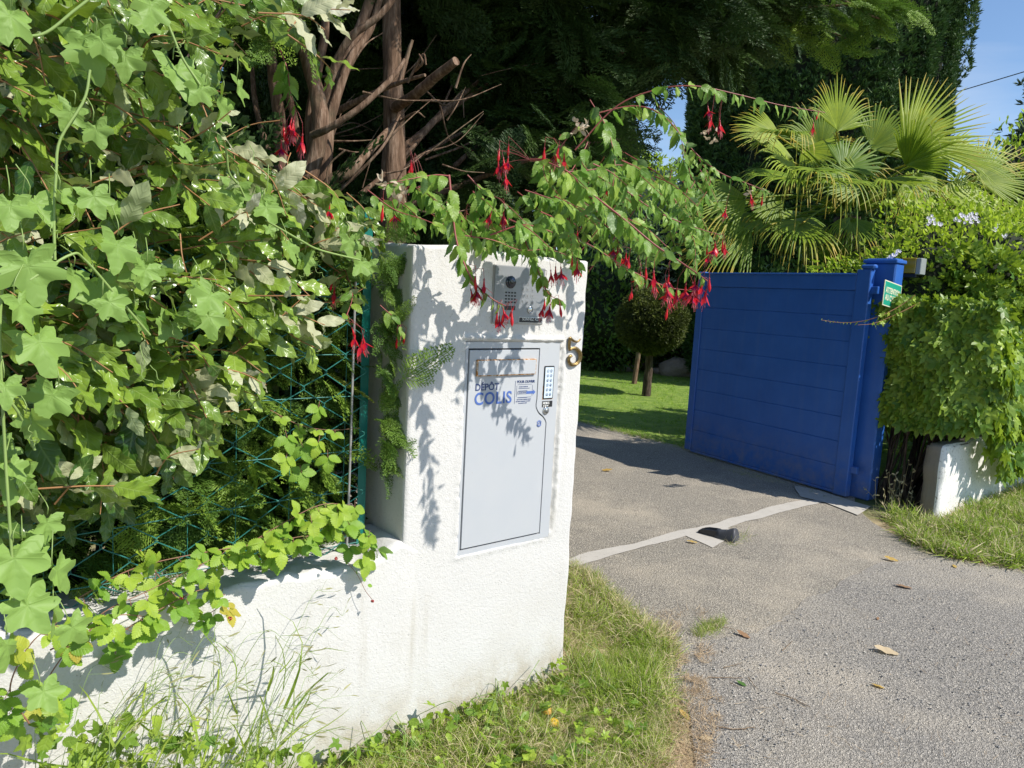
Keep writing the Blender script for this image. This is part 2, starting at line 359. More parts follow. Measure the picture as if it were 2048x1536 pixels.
def m_asphalt(name, c1, c2, c3, dust, sc=165.):
    t = NT(name); g = t.geo()
    v = t.n('TexVoronoi', Vector=g, Scale=sc); v2 = t.n('TexVoronoi', Vector=g, Scale=sc * .42)
    rc = t.n('SeparateXYZ', i0=v.outputs['Color']).outputs[0]; rc2 = t.n('SeparateXYZ', i0=v2.outputs['Color']).outputs[0]
    c = t.ramp(rc, [(0., c1), (.45, c2), (.8, c2), (1., c3)])
    c = t.mix(t.mr(rc2, .72, 1., 0., .6), c, c3); c = t.mix(t.ma('MULTIPLY', t.mr(v2.outputs[0], .36, .6), .6), c, [x * .42 for x in c1])
    c = t.mix(t.mr(v.outputs[0], .30, .62, 0., .75), c, [x * .55 for x in c1])
    big = t.noise(g, 1.1, 6., .6); c = t.mix(t.mr(big, .48, .74, 0., .42), c, dust)
    c = t.mix(t.mr(t.noise(g, 2.3, 5., .6), .55, .75, 0., .5), c, [x * .6 for x in c2]); cv = t.n('TexVoronoi', {'feature': 'DISTANCE_TO_EDGE'}, Vector=t.n('VectorMath', {'operation': 'ADD'}, i0=g, i1=t.n('TexNoise', Vector=g, Scale=4., Detail=5.).outputs['Color']).outputs[0], Scale=.55).outputs[0]; c = t.mix(t.ma('MULTIPLY', t.mr(cv, .0, .006, .55, 0.), t.mr(t.noise(g, 1.7, 2.), .5, .6)), c, [x * .3 for x in c1]); c = t.mix(t.mr(t.noise(g, 5.5, 6., .7), .60, .72, 0., .35), c, [x * .45 for x in c2])
    gp = t.mr(t.noise(g, 420., 2.), .3, .7, 1.0, 1.62); c = t.mix(1., c, t.n('CombineXYZ', i0=t.ma('MULTIPLY', gp, 1.03), i1=gp, i2=t.ma('MULTIPLY', gp, .94)).outputs[0], 'MULTIPLY')
    h = t.ma('SUBTRACT', t.ma('MULTIPLY', t.noise(g, 90., 3.), .8), t.ma('ADD', v.outputs[0], v2.outputs[0]))
    return t.fin(t.pri(Base_Color=c, Roughness=.88, Specular_IOR_Level=.3, Normal=t.bump(h, .9, .006)))
M = {}
M['render'] = m_render()
M['asphalt'] = m_asphalt('driveway_asphalt', (.24, .225, .205), (.47, .435, .375), (.74, .68, .57), (.64, .56, .45), 230.)
M['road'] = m_asphalt('road_asphalt', (.25, .24, .23), (.42, .40, .375), (.68, .63, .55), (.54, .48, .39), 230.)
def m_soil():
    t = NT('dry_verge_soil'); g = t.geo(); c = t.ramp(t.noise(g, 9., 6., .7), [(.3, (.24, .18, .10)), (.5, (.42, .33, .19)), (.7, (.56, .46, .29))])
    c = t.mix(t.mr(t.noise(g, 1.3, 4.), .4, .62), c, (.10, .13, .035)); return t.fin(t.pri(Base_Color=c, Roughness=.95, Normal=t.bump(t.noise(g, 70., 4.), .8, .01)))
M['soil'] = m_soil()
def m_lawn():
    t = NT('lawn_turf'); g = t.geo(); c = t.ramp(t.noise(g, 6., 6., .7), [(.3, (.09, .16, .018)), (.5, (.17, .27, .035)), (.72, (.28, .36, .06))])
    return t.fin(t.pri(Base_Color=c, Roughness=.9, Normal=t.bump(t.noise(g, 60., 4.), .9, .02)))
M['lawn'] = m_lawn()
def m_conc(name='pale_concrete', a=(.40, .375, .33), b=(.54, .505, .45)):
    t = NT(name); g = t.geo(); c = t.mix(t.noise(g, 9., 6., .7), a, b); c = t.mix(t.mr(t.noise(g, 60., 3.), .6, .75, 0., .5), c, (.25, .23, .2))
    return t.fin(t.pri(Base_Color=c, Roughness=.9, Normal=t.bump(t.noise(g, 140., 4.), .5, .003)))
M['conc'] = m_conc(); M['rawconc'] = m_conc('raw_grey_concrete', (.30, .28, .24), (.46, .43, .38))
def m_blue():
    t = NT('blue_coated_aluminium'); g = t.geo(); c = t.mix(t.mr(t.noise(g, 4., 5., .6), .3, .75), (.022, .112, .43), (.032, .138, .50))
    z = t.n('SeparateXYZ', i0=g).outputs[2]; d = t.ma('MULTIPLY', t.mr(z, .0, .45, 0.7, 0.02), t.mr(t.noise(g, 9., 6., .7), .38, .75)); c = t.mix(d, c, (.26, .25, .22)); sv_ = t.n('Mapping', Vector=g, Scale=(22., 22., 1.2)).outputs[0]; c = t.mix(t.mr(t.noise(sv_, 1., 5., .6), .5, .8, 0., .13), c, (.16, .22, .36))
    r = t.mr(t.noise(g, 60., 4.), .3, .7, .32, .5); return t.fin(t.pri(Base_Color=c, Roughness=r, Specular_IOR_Level=.45, Normal=t.bump(t.noise(g, 600., 2.), .12, .0006)))
M['blue'] = m_blue()
def m_box():
    t = NT('pale_grey_enamel'); g = t.geo(); c = t.mix(t.mr(t.noise(g, 7., 5., .6), .35, .75, 0., .6), (.46, .48, .505), (.50, .51, .52)); c = t.mix(t.mr(t.noise(g, 55., 3.), .70, .78, 0., .3), c, (.35, .33, .3))
    return t.fin(t.pri(Base_Color=c, Roughness=.38, Specular_IOR_Level=.45, Normal=t.bump(t.noise(g, 30., 2.), .05, .002)))
M['box'] = m_box()
def m_rust():
    t = NT('rusty_flap_rim'); g = t.geo(); c = t.ramp(t.noise(g, 90., 4., .7), [(.36, (.20, .075, .02)), (.5, (.48, .22, .05)), (.62, (.60, .55, .48))]); return t.fin(t.pri(Base_Color=c, Roughness=.8))
M['rust'] = m_rust()
M['dark'] = plain('dark_gap', (.03, .03, .032), .8); M['black'] = plain('black_plastic', (.018, .019, .022), .42, var=.2)
def m_steel():
    t = NT('brushed_steel'); g = t.geo(); s = t.n('Mapping', Vector=g, Scale=(4., 4., 900.)).outputs[0]; n = t.noise(s, 2., 3.)
    return t.fin(t.pri(Base_Color=t.mix(n, (.27, .28, .29), (.34, .35, .36)), Metallic=.6, Roughness=.5, Normal=t.bump(n, .08, .0005)))
M['steel'] = m_steel(); M['chrome'] = plain('worn_chrome', (.55, .55, .55), .22, 1.)
M['ink'] = plain('blue_ink', (.075, .145, .42), .5); M['navy'] = plain('navy_ink', (.03, .055, .17), .5); M['white'] = plain('white_print', (.78, .78, .76), .5); M['key'] = plain('pale_blue_keypad', (.62, .72, .80), .4)
def m_brass():
    t = NT('aged_brass'); g = t.geo(); c = t.mix(t.mr(t.noise(g, 90., 4.), .35, .7), (.36, .25, .10), (.17, .12, .05)); return t.fin(t.pri(Base_Color=c, Metallic=.8, Roughness=.36, Normal=t.bump(t.noise(g, 200., 3.), .15, .001)))
M['brass'] = m_brass()
M['green'] = plain('green_coated_steel', (.006, .16, .125), .36, var=.15); M['wire'] = plain('green_wire', (.030, .18, .15), .4, var=.4, vs=30.); M['galv'] = plain('grey_steel', (.38, .37, .36), .45, .4, var=.2)
M['sign'] = plain('green_sign_face', (.015, .33, .22), .4); M['cream'] = plain('cream_paint', (.72, .70, .50), .5); M['amber'] = plain('amber_lens', (.34, .25, .02), .2, spec=.6); M['lgrey'] = plain('grey_housing', (.30, .33, .33), .4)
def m_bark(name, a, b, s=26.):
    t = NT(name); x, y, r = t.L(); g = t.geo(); q = t.n('Mapping', Vector=g, Scale=(1., 1., .16)).outputs[0]; n = t.noise(q, s * 2.2, 6., .65)
    c = t.ramp(n, [(.32, [k * .45 for k in a]), (.5, a), (.68, b)]); c = t.mix(t.mr(t.noise(g, 7.), .55, .7, 0., .3), c, (.12, .14, .08))
    return t.fin(t.pri(Base_Color=c, Roughness=.92, Specular_IOR_Level=.2, Normal=t.bump(n, .9, .008)))
M['bark'] = m_bark('red_brown_bark', (.17, .105, .068), (.33, .23, .165)); M['darkbark'] = m_bark('dark_bark', (.07, .05, .04), (.16, .12, .09)); M['twig'] = m_bark('dry_twig', (.25, .18, .12), (.42, .33, .24))
# ------------------------------------------------------------------ ground
def sheet(name, pts, z, mat, jit=.0, st=.06, label=None):
    p = np.array([q[:2] for q in pts], float); out = []
    for a, b in zip(p, np.roll(p, -1, 0)):
        L_ = np.linalg.norm(b - a); n = max(1, int(L_ / st)) if (jit and L_ < 12) else 1; out.append(a + (b - a) * np.linspace(0, 1, n, endpoint=False)[:, None])
    q = np.concatenate(out)
    if jit:
        q3 = np.c_[q, np.zeros(len(q))]; q = q + jit * np.stack([fbm(q3, 3., 4, 1), fbm(q3, 3., 4, 9)], 1)
    mb = MB().add(np.c_[q, np.full(len(q), z)], [np.arange(len(q))[None]]); return tag(mb.build(name, mat, smooth=False), kind='structure')
WU = lambda u, w: P0 + U * u + N * w
sheet('ground', [(-120, -60), (120, -60), (120, 160), (-120, 160)], 0, M['soil'])
sheet('lawn', [WU(4.2, -.95), WU(30, -.95), WU(30, -30), WU(4.35, -30)], .003, M['lawn'], .05)
sheet('driveway', [GP(1137, 1126), GP(1188, 1168), GP(1240, 1228), GP(1292, 1268), GP(1330, 1290), WU(.8, .6), WU(2.9, .6), GP(1880, 1105), GP(1760, 1058), GP(1700, 1012), WU(4.2, -.8), WU(4.25, -2), WU(4.3, -14), WU(.1, -14), WU(.1, -1.2)], .006, M['asphalt'], .035)
sheet('road', [GP(1335, 1300), GP(1440, 1278), GP(1525, 1258), GP(1675, 1172), GP(1770, 1130), GP(1862, 1112), GP(1960, 1122), GP(2048, 1141), WU(4.4, 1.0), WU(14, 1.3), WU(14, 9), WU(-8, 9), WU(-8, 1.3), WU(-1.0, .95), GP(1385, 1536), GP(1365, 1450), GP(1345, 1380)], .010, M['road'], .045)
sheet('concrete_strip', [GP(1120, 1124), GP(1175, 1108), GP(1262, 1090), GP(1340, 1067), GP(1392, 1057), GP(1500, 1030), GP(1596, 1001), GP(1645, 1003), GP(1560, 1029), GP(1450, 1058), GP(1466, 1078), GP(1432, 1098), GP(1372, 1076), GP(1290, 1094), GP(1200, 1120), GP(1140, 1135)], .010, M['conc'], .022, .025)
sheet('gate_threshold', [GP(1588, 974), GP(1640, 984), GP(1700, 1004), GP(1740, 1016), GP(1715, 1034), GP(1650, 1008), GP(1596, 995)], .014, M['conc'], .012, .03)
# ------------------------------------------------------------------ rendered masonry
def masonry(lo, hi, r, cell, amp, frontfn=None, seed=0, top=None, frm=W):
    lo = np.array(lo, float); hi = np.array(hi, float); mb = MB()
    for ax in range(3):
        a, b = (ax + 1) % 3, (ax + 2) % 3; na = max(2, int((hi[a] - lo[a]) / cell)); nb = max(2, int((hi[b] - lo[b]) / cell))
        for s in (0, 1):
            A, B = np.meshgrid(np.linspace(lo[a], hi[a], na + 1), np.linspace(lo[b], hi[b], nb + 1), indexing='ij')
            P = np.empty(A.shape + (3,)); P[..., ax] = (lo, hi)[s][ax]; P[..., a] = A; P[..., b] = B; P = P.reshape(-1, 3)
            q = np.clip(P, lo + r, hi - r); n = unit(P - q); pos = q + n * r
            ed = vn(pos, 16., seed + 3) * .5 + .5
            d = amp * (.9 * fbm(pos, 5., 2, seed) + .0 * pos[:, 0])
            corner = (np.abs(n) > .3).sum(1) > 1; d = d - corner * ed * r * .5
            if frontfn is not None: d = d + frontfn(pos, n)
            pos = pos + n * d[:, None]
            if top is not None: pos[:, 2] += top(pos, n)
            i = np.arange(na)[:, None] * (nb + 1); j = np.arange(nb)[None]
            f = np.stack([i + j, i + nb + 1 + j, i + nb + 2 + j, i + 1 + j], -1).reshape(-1, 4)
            if s ^ (True): f = f[:, ::-1]
            v = P0 + pos[:, :1] * U + pos[:, 1:2] * N + pos[:, 2:] * Z if frm is W else frm(pos)
            mb.add(v, f)
    return mb
BU0, BU1, BZ0, BZ1 = -.556, -.124, .617, 1.380
def recess(p, n):
    fr_ = n[:, 1] > .95; u, z = p[:, 0], p[:, 2]
    ins = (u > BU0 + .004) & (u < BU1 - .004) & (z > BZ0 + .004) & (z < BZ1 - .004)
    du = np.maximum(np.maximum(BU0 - u, u - BU1), 0); dz = np.maximum(np.maximum(BZ0 - z, z - BZ1), 0); e = np.hypot(du, dz)
    lip = .0032 * np.exp(-((e - .006) / .010) ** 2) * (.55 + .9 * vn(p, 60., 4))
    rg = ((u > BU1) & (z < 1.36) & (z > .64)); lip = np.where(rg, .004 * np.exp(-((e - .024) / .008) ** 2) * (.6 + vn(p, 50., 8)) - .010 * np.exp(-((e - .006) / .008) ** 2) * (.9 + .5 * vn(p, 70., 2)), lip)
    tp = (z > BZ1) & (u > BU0 - .01) & (u < BU1 + .01); lip = np.where(tp, .012 * np.exp(-((z - BZ1 - .014) / .008) ** 2) * (.8 + .35 * vn(p, 45., 3)) - .004 * np.exp(-((z - BZ1 - .004) / .004) ** 2), lip)
    return fr_ * np.where(ins, -.034, lip)
pil = masonry((-.775, -.36, -.05), (0, 0, 1.70), .009, .006, .0024, recess, 2, top=lambda p, n: np.clip((p[:, 2] - 1.2) / .5, 0, 1) * .014 * vn(p * [1, 1, 0], 5., 5)).build('gate_pillar', M['render'], origin=W(-.39, -.18, 0))
tag(pil, 'white rendered gate pillar holding the parcel box, the doorbell panel and the brass number', 'pillar')
lw = masonry((-3.6, -.24, -.05), (-.58, .004, .668), .015, .012, .0035, lambda p, n: -1.0 * (n[:, 1] > .6) * np.clip((p[:, 0] + .765) / .15, 0, 1.3) * .012, 7, top=lambda p, n: np.clip((p[:, 2] - .4) / .25, 0, 1) * (.045 * np.exp(-((p[:, 0] + .79) / .055) ** 2) + .018 * vn(p * [1, 1, 0], 4., 5) + .008 * vn(p * [1, 1, 0], 22., 1))).build('low_wall', M['render'], origin=W(-2, -.12, 0))
tag(lw, 'low white rendered wall under the wire fence, left of the pillar', 'wall')
def m_peel():
    t = NT('peeling_white_paint'); g = t.geo(); nn = t.n('NewGeometry').outputs['True Normal']; d = t.n('VectorMath', {'operation': 'DOT_PRODUCT'}, i0=nn, i1=tuple(N)).outputs['Value']
    k = t.mr(t.ma('ADD', d, t.ma('MULTIPLY', t.ma('SUBTRACT', t.noise(g, 14., 5., .7), .5), .9)), .38, .42)
    c = t.mix(k, (.24, .215, .18), (.80, .79, .76)); c = t.mix(t.mr(t.noise(g, 60., 4.), .55, .7, 0., .5), c, (.2, .18, .15)); return t.fin(t.pri(Base_Color=c, Roughness=.9, Normal=t.bump(t.noise(g, 110., 4.), .7, .005)))
rw = masonry((3.97, -.26, -.05), (12, -.12, .58), .03, .025, .012, None, 12).build('garden_wall', m_peel(), origin=W(6, -.2, 0))
tag(rw, 'low white painted wall with a bare grey end, under the ivy', 'wall')
# ------------------------------------------------------------------ parcel box
pb = thing('parcel_box', W(-.34, 0, .617), 'pale grey metal parcel box reading DÉPÔT COLIS, set in the white pillar', 'parcel box')
ORG[pb.name] = np.array(pb.location)
FW = .0005
def outline_door():
    # door outline in (u,z): right side steps right below the lock
    c = [UZ(1074.5, 798), UZ(1073, 812), UZ(1078, 824), UZ(1086.5, 832), UZ(1092.5, 843), UZ(1092, 858)]
    pts = [(-.545, 1.358), (c[0][0], 1.358)] + [tuple(q) for q in spl(np.array(c), 18)]; pts += [(c[-1][0], .636), (-.545, .636)]; return pts
dp = outline_door()
mb = MB(); nD = len(dp); v = []
def inset(pts, d):
    p = np.array(pts); a = np.roll(p, 1, 0); b = np.roll(p, -1, 0); e1 = unit(p - a); e2 = unit(b - p); n1 = np.c_[-e1[:, 1], e1[:, 0]]; n2 = np.c_[-e2[:, 1], e2[:, 0]]; m = unit(n1 + n2); k = 1 / np.maximum((m * n1).sum(1), .4); return p - m * (d * k)[:, None]
# frame: closed plate with an opening, built as strips
inn = np.array(dp); out = []
for q in inn:
    out.append(q)
def strip(mb, A, B, wA, wB, m=0, closed=True):
    A = np.asarray(A); B = np.asarray(B); n = len(A); va = P0 + A[:, :1] * U + N * wA + A[:, 1:] * Z; vb = P0 + B[:, :1] * U + N * wB + B[:, 1:] * Z
    r = n if closed else n - 1; f = [[i, (i + 1) % n, n + (i + 1) % n, n + i] for i in range(r)]; mb.add(np.r_[va, vb], np.array(f), None, None, m)
def rectproj(p):
    p = np.array(p); o = p.copy(); o[:, 0] = np.where(p[:, 0] < -.4, BU0, BU1); return o
# outer loop matched to the inner one point by point
op = []
for i, (u, z) in enumerate(dp):
    if i == 0: op.append((BU0, BZ1))
    elif i == 1: op.append((BU1, BZ1))
    elif i == nD - 2: op.append((BU1, BZ0))
    elif i == nD - 1: op.append((BU0, BZ0))
    else: op.append((BU1, z))
gap = inset(dp, -.0) 
strip(mb, op, dp, FW, FW); o2 = np.array(op); strip(mb, o2, o2, -.03, FW); strip(mb, dp, dp, FW, -.012)
mb.build('frame', M['box'], pb, smooth=False)
mb = MB(); di = inset(dp, .0058)
if di[0][0] < -.545: di = inset(dp, -.0058)
nn_ = len(di); vv = P0 + di[:, :1] * U + N * (.0005) + di[:, 1:] * Z
di2 = np.array(di) + (np.array([-.36, 1.0]) - di) * .0035; vv2 = P0 + di2[:, :1] * U + N * (.0022) + di2[:, 1:] * Z
mb.add(vv2, [np.arange(nn_)[None, ::-1]]); strip(mb, di, di2, .0005, .0022); strip(mb, di, di, -.012, .0005)
door = mb.build('door', M['box'], pb, smooth=False)
mb = MB(); strip(mb, dp, inset(dp, .008) if inset(dp, .008)[0][0] > -.545 else inset(dp, -.008), -.0118, -.0118); mb.build('door_gap', M['dark'], pb, smooth=False)
# letter flap
fa = UZ(952, 719); fb = UZ(1070, 717); fc = UZ(1070, 748); fz1 = (fa[1] + fb[1]) / 2; fz0 = fc[1]
mb = MB(); rbox(mb, fa[0], fb[0], .0015, .011, fz0, fz1, .0012)
fl = mb.build('letter_flap', M['rust'], pb, smooth=False)
mb = MB(); rbox(mb, fa[0] + .0035, fb[0] - .0035, .010, .0125, fz0 + .0035, fz1 - .0035, .0008); mb.build('flap_plate', M['box'], fl, smooth=False)
u_, z_ = UZ(949, 779); text('heading', 'DÉPÔT', wf(u_, z_ - .004, .0024), .0335, M['navy'], pb, .012, sx=.98)
u_, z_ = UZ(947, 808); text('heading', 'COLIS', wf(u_, z_ - .003, .0024), .061, M['ink'], pb, .016, sx=.93, space=1.10)
u_, z_ = UZ(1034, 766); text('instruction', 'POUR OUVRIR', wf(u_ - .002, z_, .0024), .0135, M['navy'], pb, .006, sx=.95)
def thinbox(mb, u0, u1, z0, z1, w=.0024, h=.0006): return box(mb, u0, u1, w, w + h, z0, z1)
mb = MB(); a = UZ(1033, 769); b = UZ(1063, 794); u0, z1, u1, z0 = a[0], a[1], b[0], b[1] + .001; t_ = .0009
thinbox(mb, u0 - .008, u0 - .0068, z0 - .022, z1 + .014)
for q in ((u0, u0 + t_, z0 + .004, z1 - .004), (u1 - t_, u1, z0 + .004, z1 - .004), (u0 + .004, u1 - .004, z0, z0 + t_), (u0 + .004, u1 - .004, z1 - t_, z1)): thinbox(mb, *q)
for k, (f0, f1) in enumerate(((.12, .82), (.12, .68), (.12, .7))):
    zz = z1 - .016 - (0, .009, .034)[k]; thinbox(mb, u0 + (u1 - u0) * f0, u0 + (u1 - u0) * f1, zz, zz + .0016)
zz = z1 - .036; thinbox(mb, u0 + .006, u0 + .046, zz, zz + .0008); thinbox(mb, u0 + .006, u0 + .046, zz + .009, zz + .0098); thinbox(mb, u0 + .005, u0 + .006, zz, zz + .0098)
mb.build('instruction_diagram', M['navy'], pb, smooth=False)
mb = MB(); thinbox(mb, u0 + .046, u1 + .004, zz, zz + .0098); c_ = [W(u1 + .004, .0027, zz - .005), W(u1 + .016, .0027, zz + .0049), W(u1 + .004, .0027, zz + .0148)]; mb.add(c_, [np.array([[0, 1, 2]])]); mb.build('arrow', M['ink'], pb, smooth=False)
def dashrow(mb, u0, z0, ws, h=.0030):
    u = u0
    for k in ws: thinbox(mb, u, u + k, z0, z0 + h); u += k + .002
mb = MB(); dashrow(mb, u0 + .010, z1 - .0105, (.004, .009, .003, .012, .006)); dashrow(mb, u0 + .010, zz + .0032, (.006, .009, .006, .007), .0032)
mb.build('small_print', M['navy'], pb, smooth=False); mb = MB()
for k, (o_, ws) in enumerate(((.003, (.009, .004, .008, .003, .018, .014)), (-.001, (.008, .009, .002, .020, .005, .014)), (.012, (.006, .013, .004, .010)))): dashrow(mb, u0 + o_, z0 - .009 - k * .0068, ws, .0028)
mb.build('small_print', M['navy'], pb, smooth=False)
# keypad
a = UZ(1087, 732); b = UZ(1104, 797); ku0, kz1 = a[0] + .004, a[1]; ku1, kz0 = b[0] + .001, b[1]
mb = MB(); rbox(mb, ku0, ku1, .0, .0035, kz0, kz1, .0025); kp = mb.build('keypad', M['black'], pb, smooth=False)
mb = MB(); rbox(mb, ku0 + .004, ku1 - .004, .0035, .0042, kz0 + .004, kz1 - .005, .0004); mb.build('keypad_face', M['key'], kp, smooth=False)
mb = MB(); box(mb, ku0 - .002, ku1 + .002, .0005, .0012, kz0 - .002, kz0 + .0035); box(mb, ku0 - .0015, ku0 + .0002, .0005, .0013, kz0 + .001, kz0 + .05); mb.build('rust_stain', M['rust'], kp, smooth=False)
for i in range(6):
    for j in range(2):
        uu = ku0 + (ku1 - ku0) * (.34 + .33 * j); zq = kz1 - .019 - i * .0178; mb = MB(); ring(mb, W(uu, .0044, zq), .0054, .0006, N, 18)
        kk = mb.build('key', M['navy'], kp); text('key_number', '1234567890AB'[i * 2 + j], wf(uu - .0026, zq - .0035, .0042), .0085, M['navy'], kk, .01)
mb = MB(); rbox(mb, ku0 - .001, ku1 + .001, .0, .0018, kz0 - .031, kz0 - .008, .0006); pl_ = mb.build('lock_plate', M['black'], pb, smooth=False)
text('plate_text', 'NOB15', wf(ku0 + .001, kz0 - .020, .002), .0125, M['white'], pl_, .03, sx=.82)
def dashes(nm, par, mat, u0, z0, ws, h, w):      # rows of print too small to read
    mb = MB(); u = u0
    for k in ws: box(mb, u, u + abs(k), w, w + .0004, z0, z0 + h); u += abs(k) + .0022
    return mb.build(nm, mat, par, smooth=False)
dashes('small_print', pl_, M['white'], ku0 + .003, kz0 - .028, (.006, .009, .007), .0036, .0019)
u_, z_ = UZ(1091, 821); mb = MB(); disc(mb, W(u_, 0, z_), .0145, N, 28, h=.004, dome=.002); lk = mb.build('lock', M['chrome'], pb)
mb = MB(); disc(mb, W(u_, .005, z_), .0085, N, 20, h=.0035); mb.build('lock_cylinder', M['steel'], lk); mb = MB(); box(mb, u_ - .001, u_ + .001, .0087, .0092, z_ - .005, z_ + .005); mb.build('keyhole', M['dark'], lk)
u_, z_ = UZ(1077, 847); mb = MB(); ring(mb, W(u_, .003, z_), .0085, .0017, N); ring(mb, W(u_, .0028, z_), .0125, .0006, N, 24, a0=.4, a1=2.7); ring(mb, W(u_, .0028, z_), .0125, .0006, N, 24, a0=3.6, a1=5.8); disc(mb, W(u_, .0024, z_), .0032, N, 14, h=.0008); mb.build('target_mark', M['ink'], pb)
# ------------------------------------------------------------------ intercom
a = UZ(989, 530); b = UZ(984, 645); iu0, iu1, iz0, iz1 = a[0], UZ(1089, 538)[0], b[1], a[1]
ic = thing('intercom', W((iu0 + iu1) / 2, 0, iz0), 'brushed steel video doorbell panel reading SONNEZ ICI, above the parcel box', 'intercom'); ORG[ic.name] = np.array(ic.location)
mb = MB(); rbox(mb, iu0 - .004, iu1 + .003, -.01, .0035, iz0 - .004, iz1 + .003, .0015); mb.build('back_plate', M['galv'], ic, smooth=False)
mb = MB(); rbox(mb, iu0, iu1, .003, .0075, iz0, iz1, .0012); mb.build('face_plate', M['steel'], ic, smooth=False)
u_, z_ = UZ(1019, 564); mb = MB(); disc(mb, W(u_, .0075, z_), .0225, N, 32, h=.001, dome=.006); cl = mb.build('camera_dome', plain('camera_glass', (.006, .01, .03), .08, spec=.8), ic)
mb = MB(); ring(mb, W(u_, .0146, z_), .006, .0012, N, 20); mb.build('lens', M['black'], cl)
mb = MB(); u_, z_ = UZ(1008, 583)
for i in range(4):
    for j in range(4): rbox(mb, u_ + j * .0132, u_ + j * .0132 + .0088, .0072, .0078, z_ - i * .0112 - .0055, z_ - i * .0112, .0002)
mb.build('speaker_grille', M['dark'], ic, smooth=False)
mb = MB(); rbox(mb, u_, u_ + .048, .0072, .0082, z_ - .064, z_ - .049, .0004); mb.build('sensor_window', M['black'], ic, smooth=False)
for i in range(4):
    for j in range(3):
        uu, zz = iu0 + .126 + j * .0225, iz1 - .055 - i * .0225; mb = MB(); rbox(mb, uu - .008, uu + .008, .0070, .0080, zz - .008, zz + .008, .0003); k_ = mb.build('key', M['steel'], ic, smooth=False)
        text('key_number', ('123456789*0#')[i * 3 + j], wf(uu - .003, zz - .004, .0080), .011, M['galv'], k_, 0)
u_, z_ = UZ(1058, 619); mb = MB(); ring(mb, W(u_, .009, z_), .0120, .0022, N, 30); disc(mb, W(u_, .0075, z_), .0095, N, 26, h=.001, dome=.0015); mb.build('call_button', M['chrome'], ic)
a = UZ(1035, 633); b = UZ(1080.5, 646); mb = MB(); rbox(mb, a[0], b[0], .0073, .0090, b[1] - .001, a[1] - .001, .0005); nl = mb.build('name_label', M['white'], ic, smooth=False)
mb = MB(); rbox(mb, a[0] + .0015, b[0] - .0015, .0089, .0095, b[1] + .0008, a[1] - .0028, .0003); mb.build('label_ground', M['black'], nl, smooth=False)
text('label_text', 'SONNEZ ICI', wf(a[0] + .014, b[1] + .0085, .0096), .0150, M['white'], nl, .0, sx=.92)
# ------------------------------------------------------------------ number 5
def P5(x, y): u, z = UZ(x, y); return u, z
path = [(1158, 677), (1152, 683), (1144, 681), (1138, 676), (1137, 676), (1136, 690), (1136.5, 699), (1142, 696), (1150, 697), (1157, 706), (1157, 718), (1150, 727), (1141, 729), (1135, 722), (1136, 714), (1140, 711)]
rad = [.0018, .004, .0052, .0062, .0068, .0062, .005, .0055, .0075, .0095, .0092, .0075, .0070, .0068, .0072, .0062]
pp = np.array([W(*(UZ(*q)[0], .008, UZ(*q)[1])) for q in path]); S = spl(pp, 90); R_ = np.interp(np.linspace(0, 1, 90), np.linspace(0, 1, len(rad)), rad)
mb = MB(); tube(mb, S, R_, 10); v = mb.v[0]; dw = (v - P0) @ N - .008; mb.v[0] = v - np.outer(dw * .35, N)
tube(mb, S + N * .0055, R_ * .3, 6)
n5 = mb.build('house_number', M['brass'], origin=W(-.05, 0, 1.31)); tag(n5, 'brass house number 5 on the right edge of the white pillar', 'house number')
# ------------------------------------------------------------------ blue gate
GL, GR = GP(1368, 903), GP(1692, 998); gx = unit(GR - GL); LEN = float(np.linalg.norm(GR - GL)); gn = np.array([-gx[1], gx[0], 0.]);
if gn @ (CAM - GL) < 0: gn = -gn      # towards the camera
G = lambda a, b, c: GL + gx * a + gn * b + Z * c
GZ0, GZ1 = .045, 1.865
gt = thing('driveway_gate', GL + gx * LEN, 'blue boarded metal gate leaf swung open beside the driveway', 'gate'); ORG[gt.name] = np.array(gt.location)
mb = MB(); rbox(mb, 0, .085, -.05, .005, GZ0 - .01, GZ1 + .012, .006, frm=G); mb.build('stile', M['blue'], gt, smooth=False)
mb = MB(); rbox(mb, LEN - .125, LEN - .004, -.055, .008, GZ0 - .03, GZ1 + .035, .006, frm=G); mb.build('stile', M['blue'], gt, smooth=False)
mb = MB(); rbox(mb, .083, LEN - .122, -.052, .018, GZ1 - .012, GZ1 + .004, .004, frm=G); rbox(mb, .086, LEN - .126, -.045, .004, GZ1 - .1345, GZ1 - .01, .004, frm=G); mb.build('top_rail', M['blue'], gt, smooth=False)
nb = 8; hh = (GZ1 - .135 - GZ0) / nb
for i in range(nb):
    z0 = GZ0 + i * hh; mb = MB(); rbox(mb, .084, LEN - .124, -.04 - .0006 * i, -.006, z0 + .0001, z0 + hh - .0001, .0045, frm=G); mb.build('board', M['blue'], gt, smooth=False)
mb = MB(); rbox(mb, .084, LEN - .124, -.042, .0, GZ0 - .025, GZ0 - .001, .004, frm=G); mb.build('bottom_rail', M['blue'], gt, smooth=False)
mb = MB(); rbox(mb, LEN - .10, LEN + .02, -.052, .004, GZ1 + .037, GZ1 + .075, .012, frm=G); mb.build('hinge_cap', M['blue'], gt, smooth=False)
mb = MB(); rbox(mb, LEN - .03, LEN + .05, -.05, -.02, GZ1 - .16, GZ1 - .10, .004, frm=G); mb.build('hinge', M['blue'], gt, smooth=False); mb = MB(); rbox(mb, LEN - .03, LEN + .05, -.05, -.02, .22, .28, .004, frm=G); mb.build('hinge', M['blue'], gt, smooth=False)
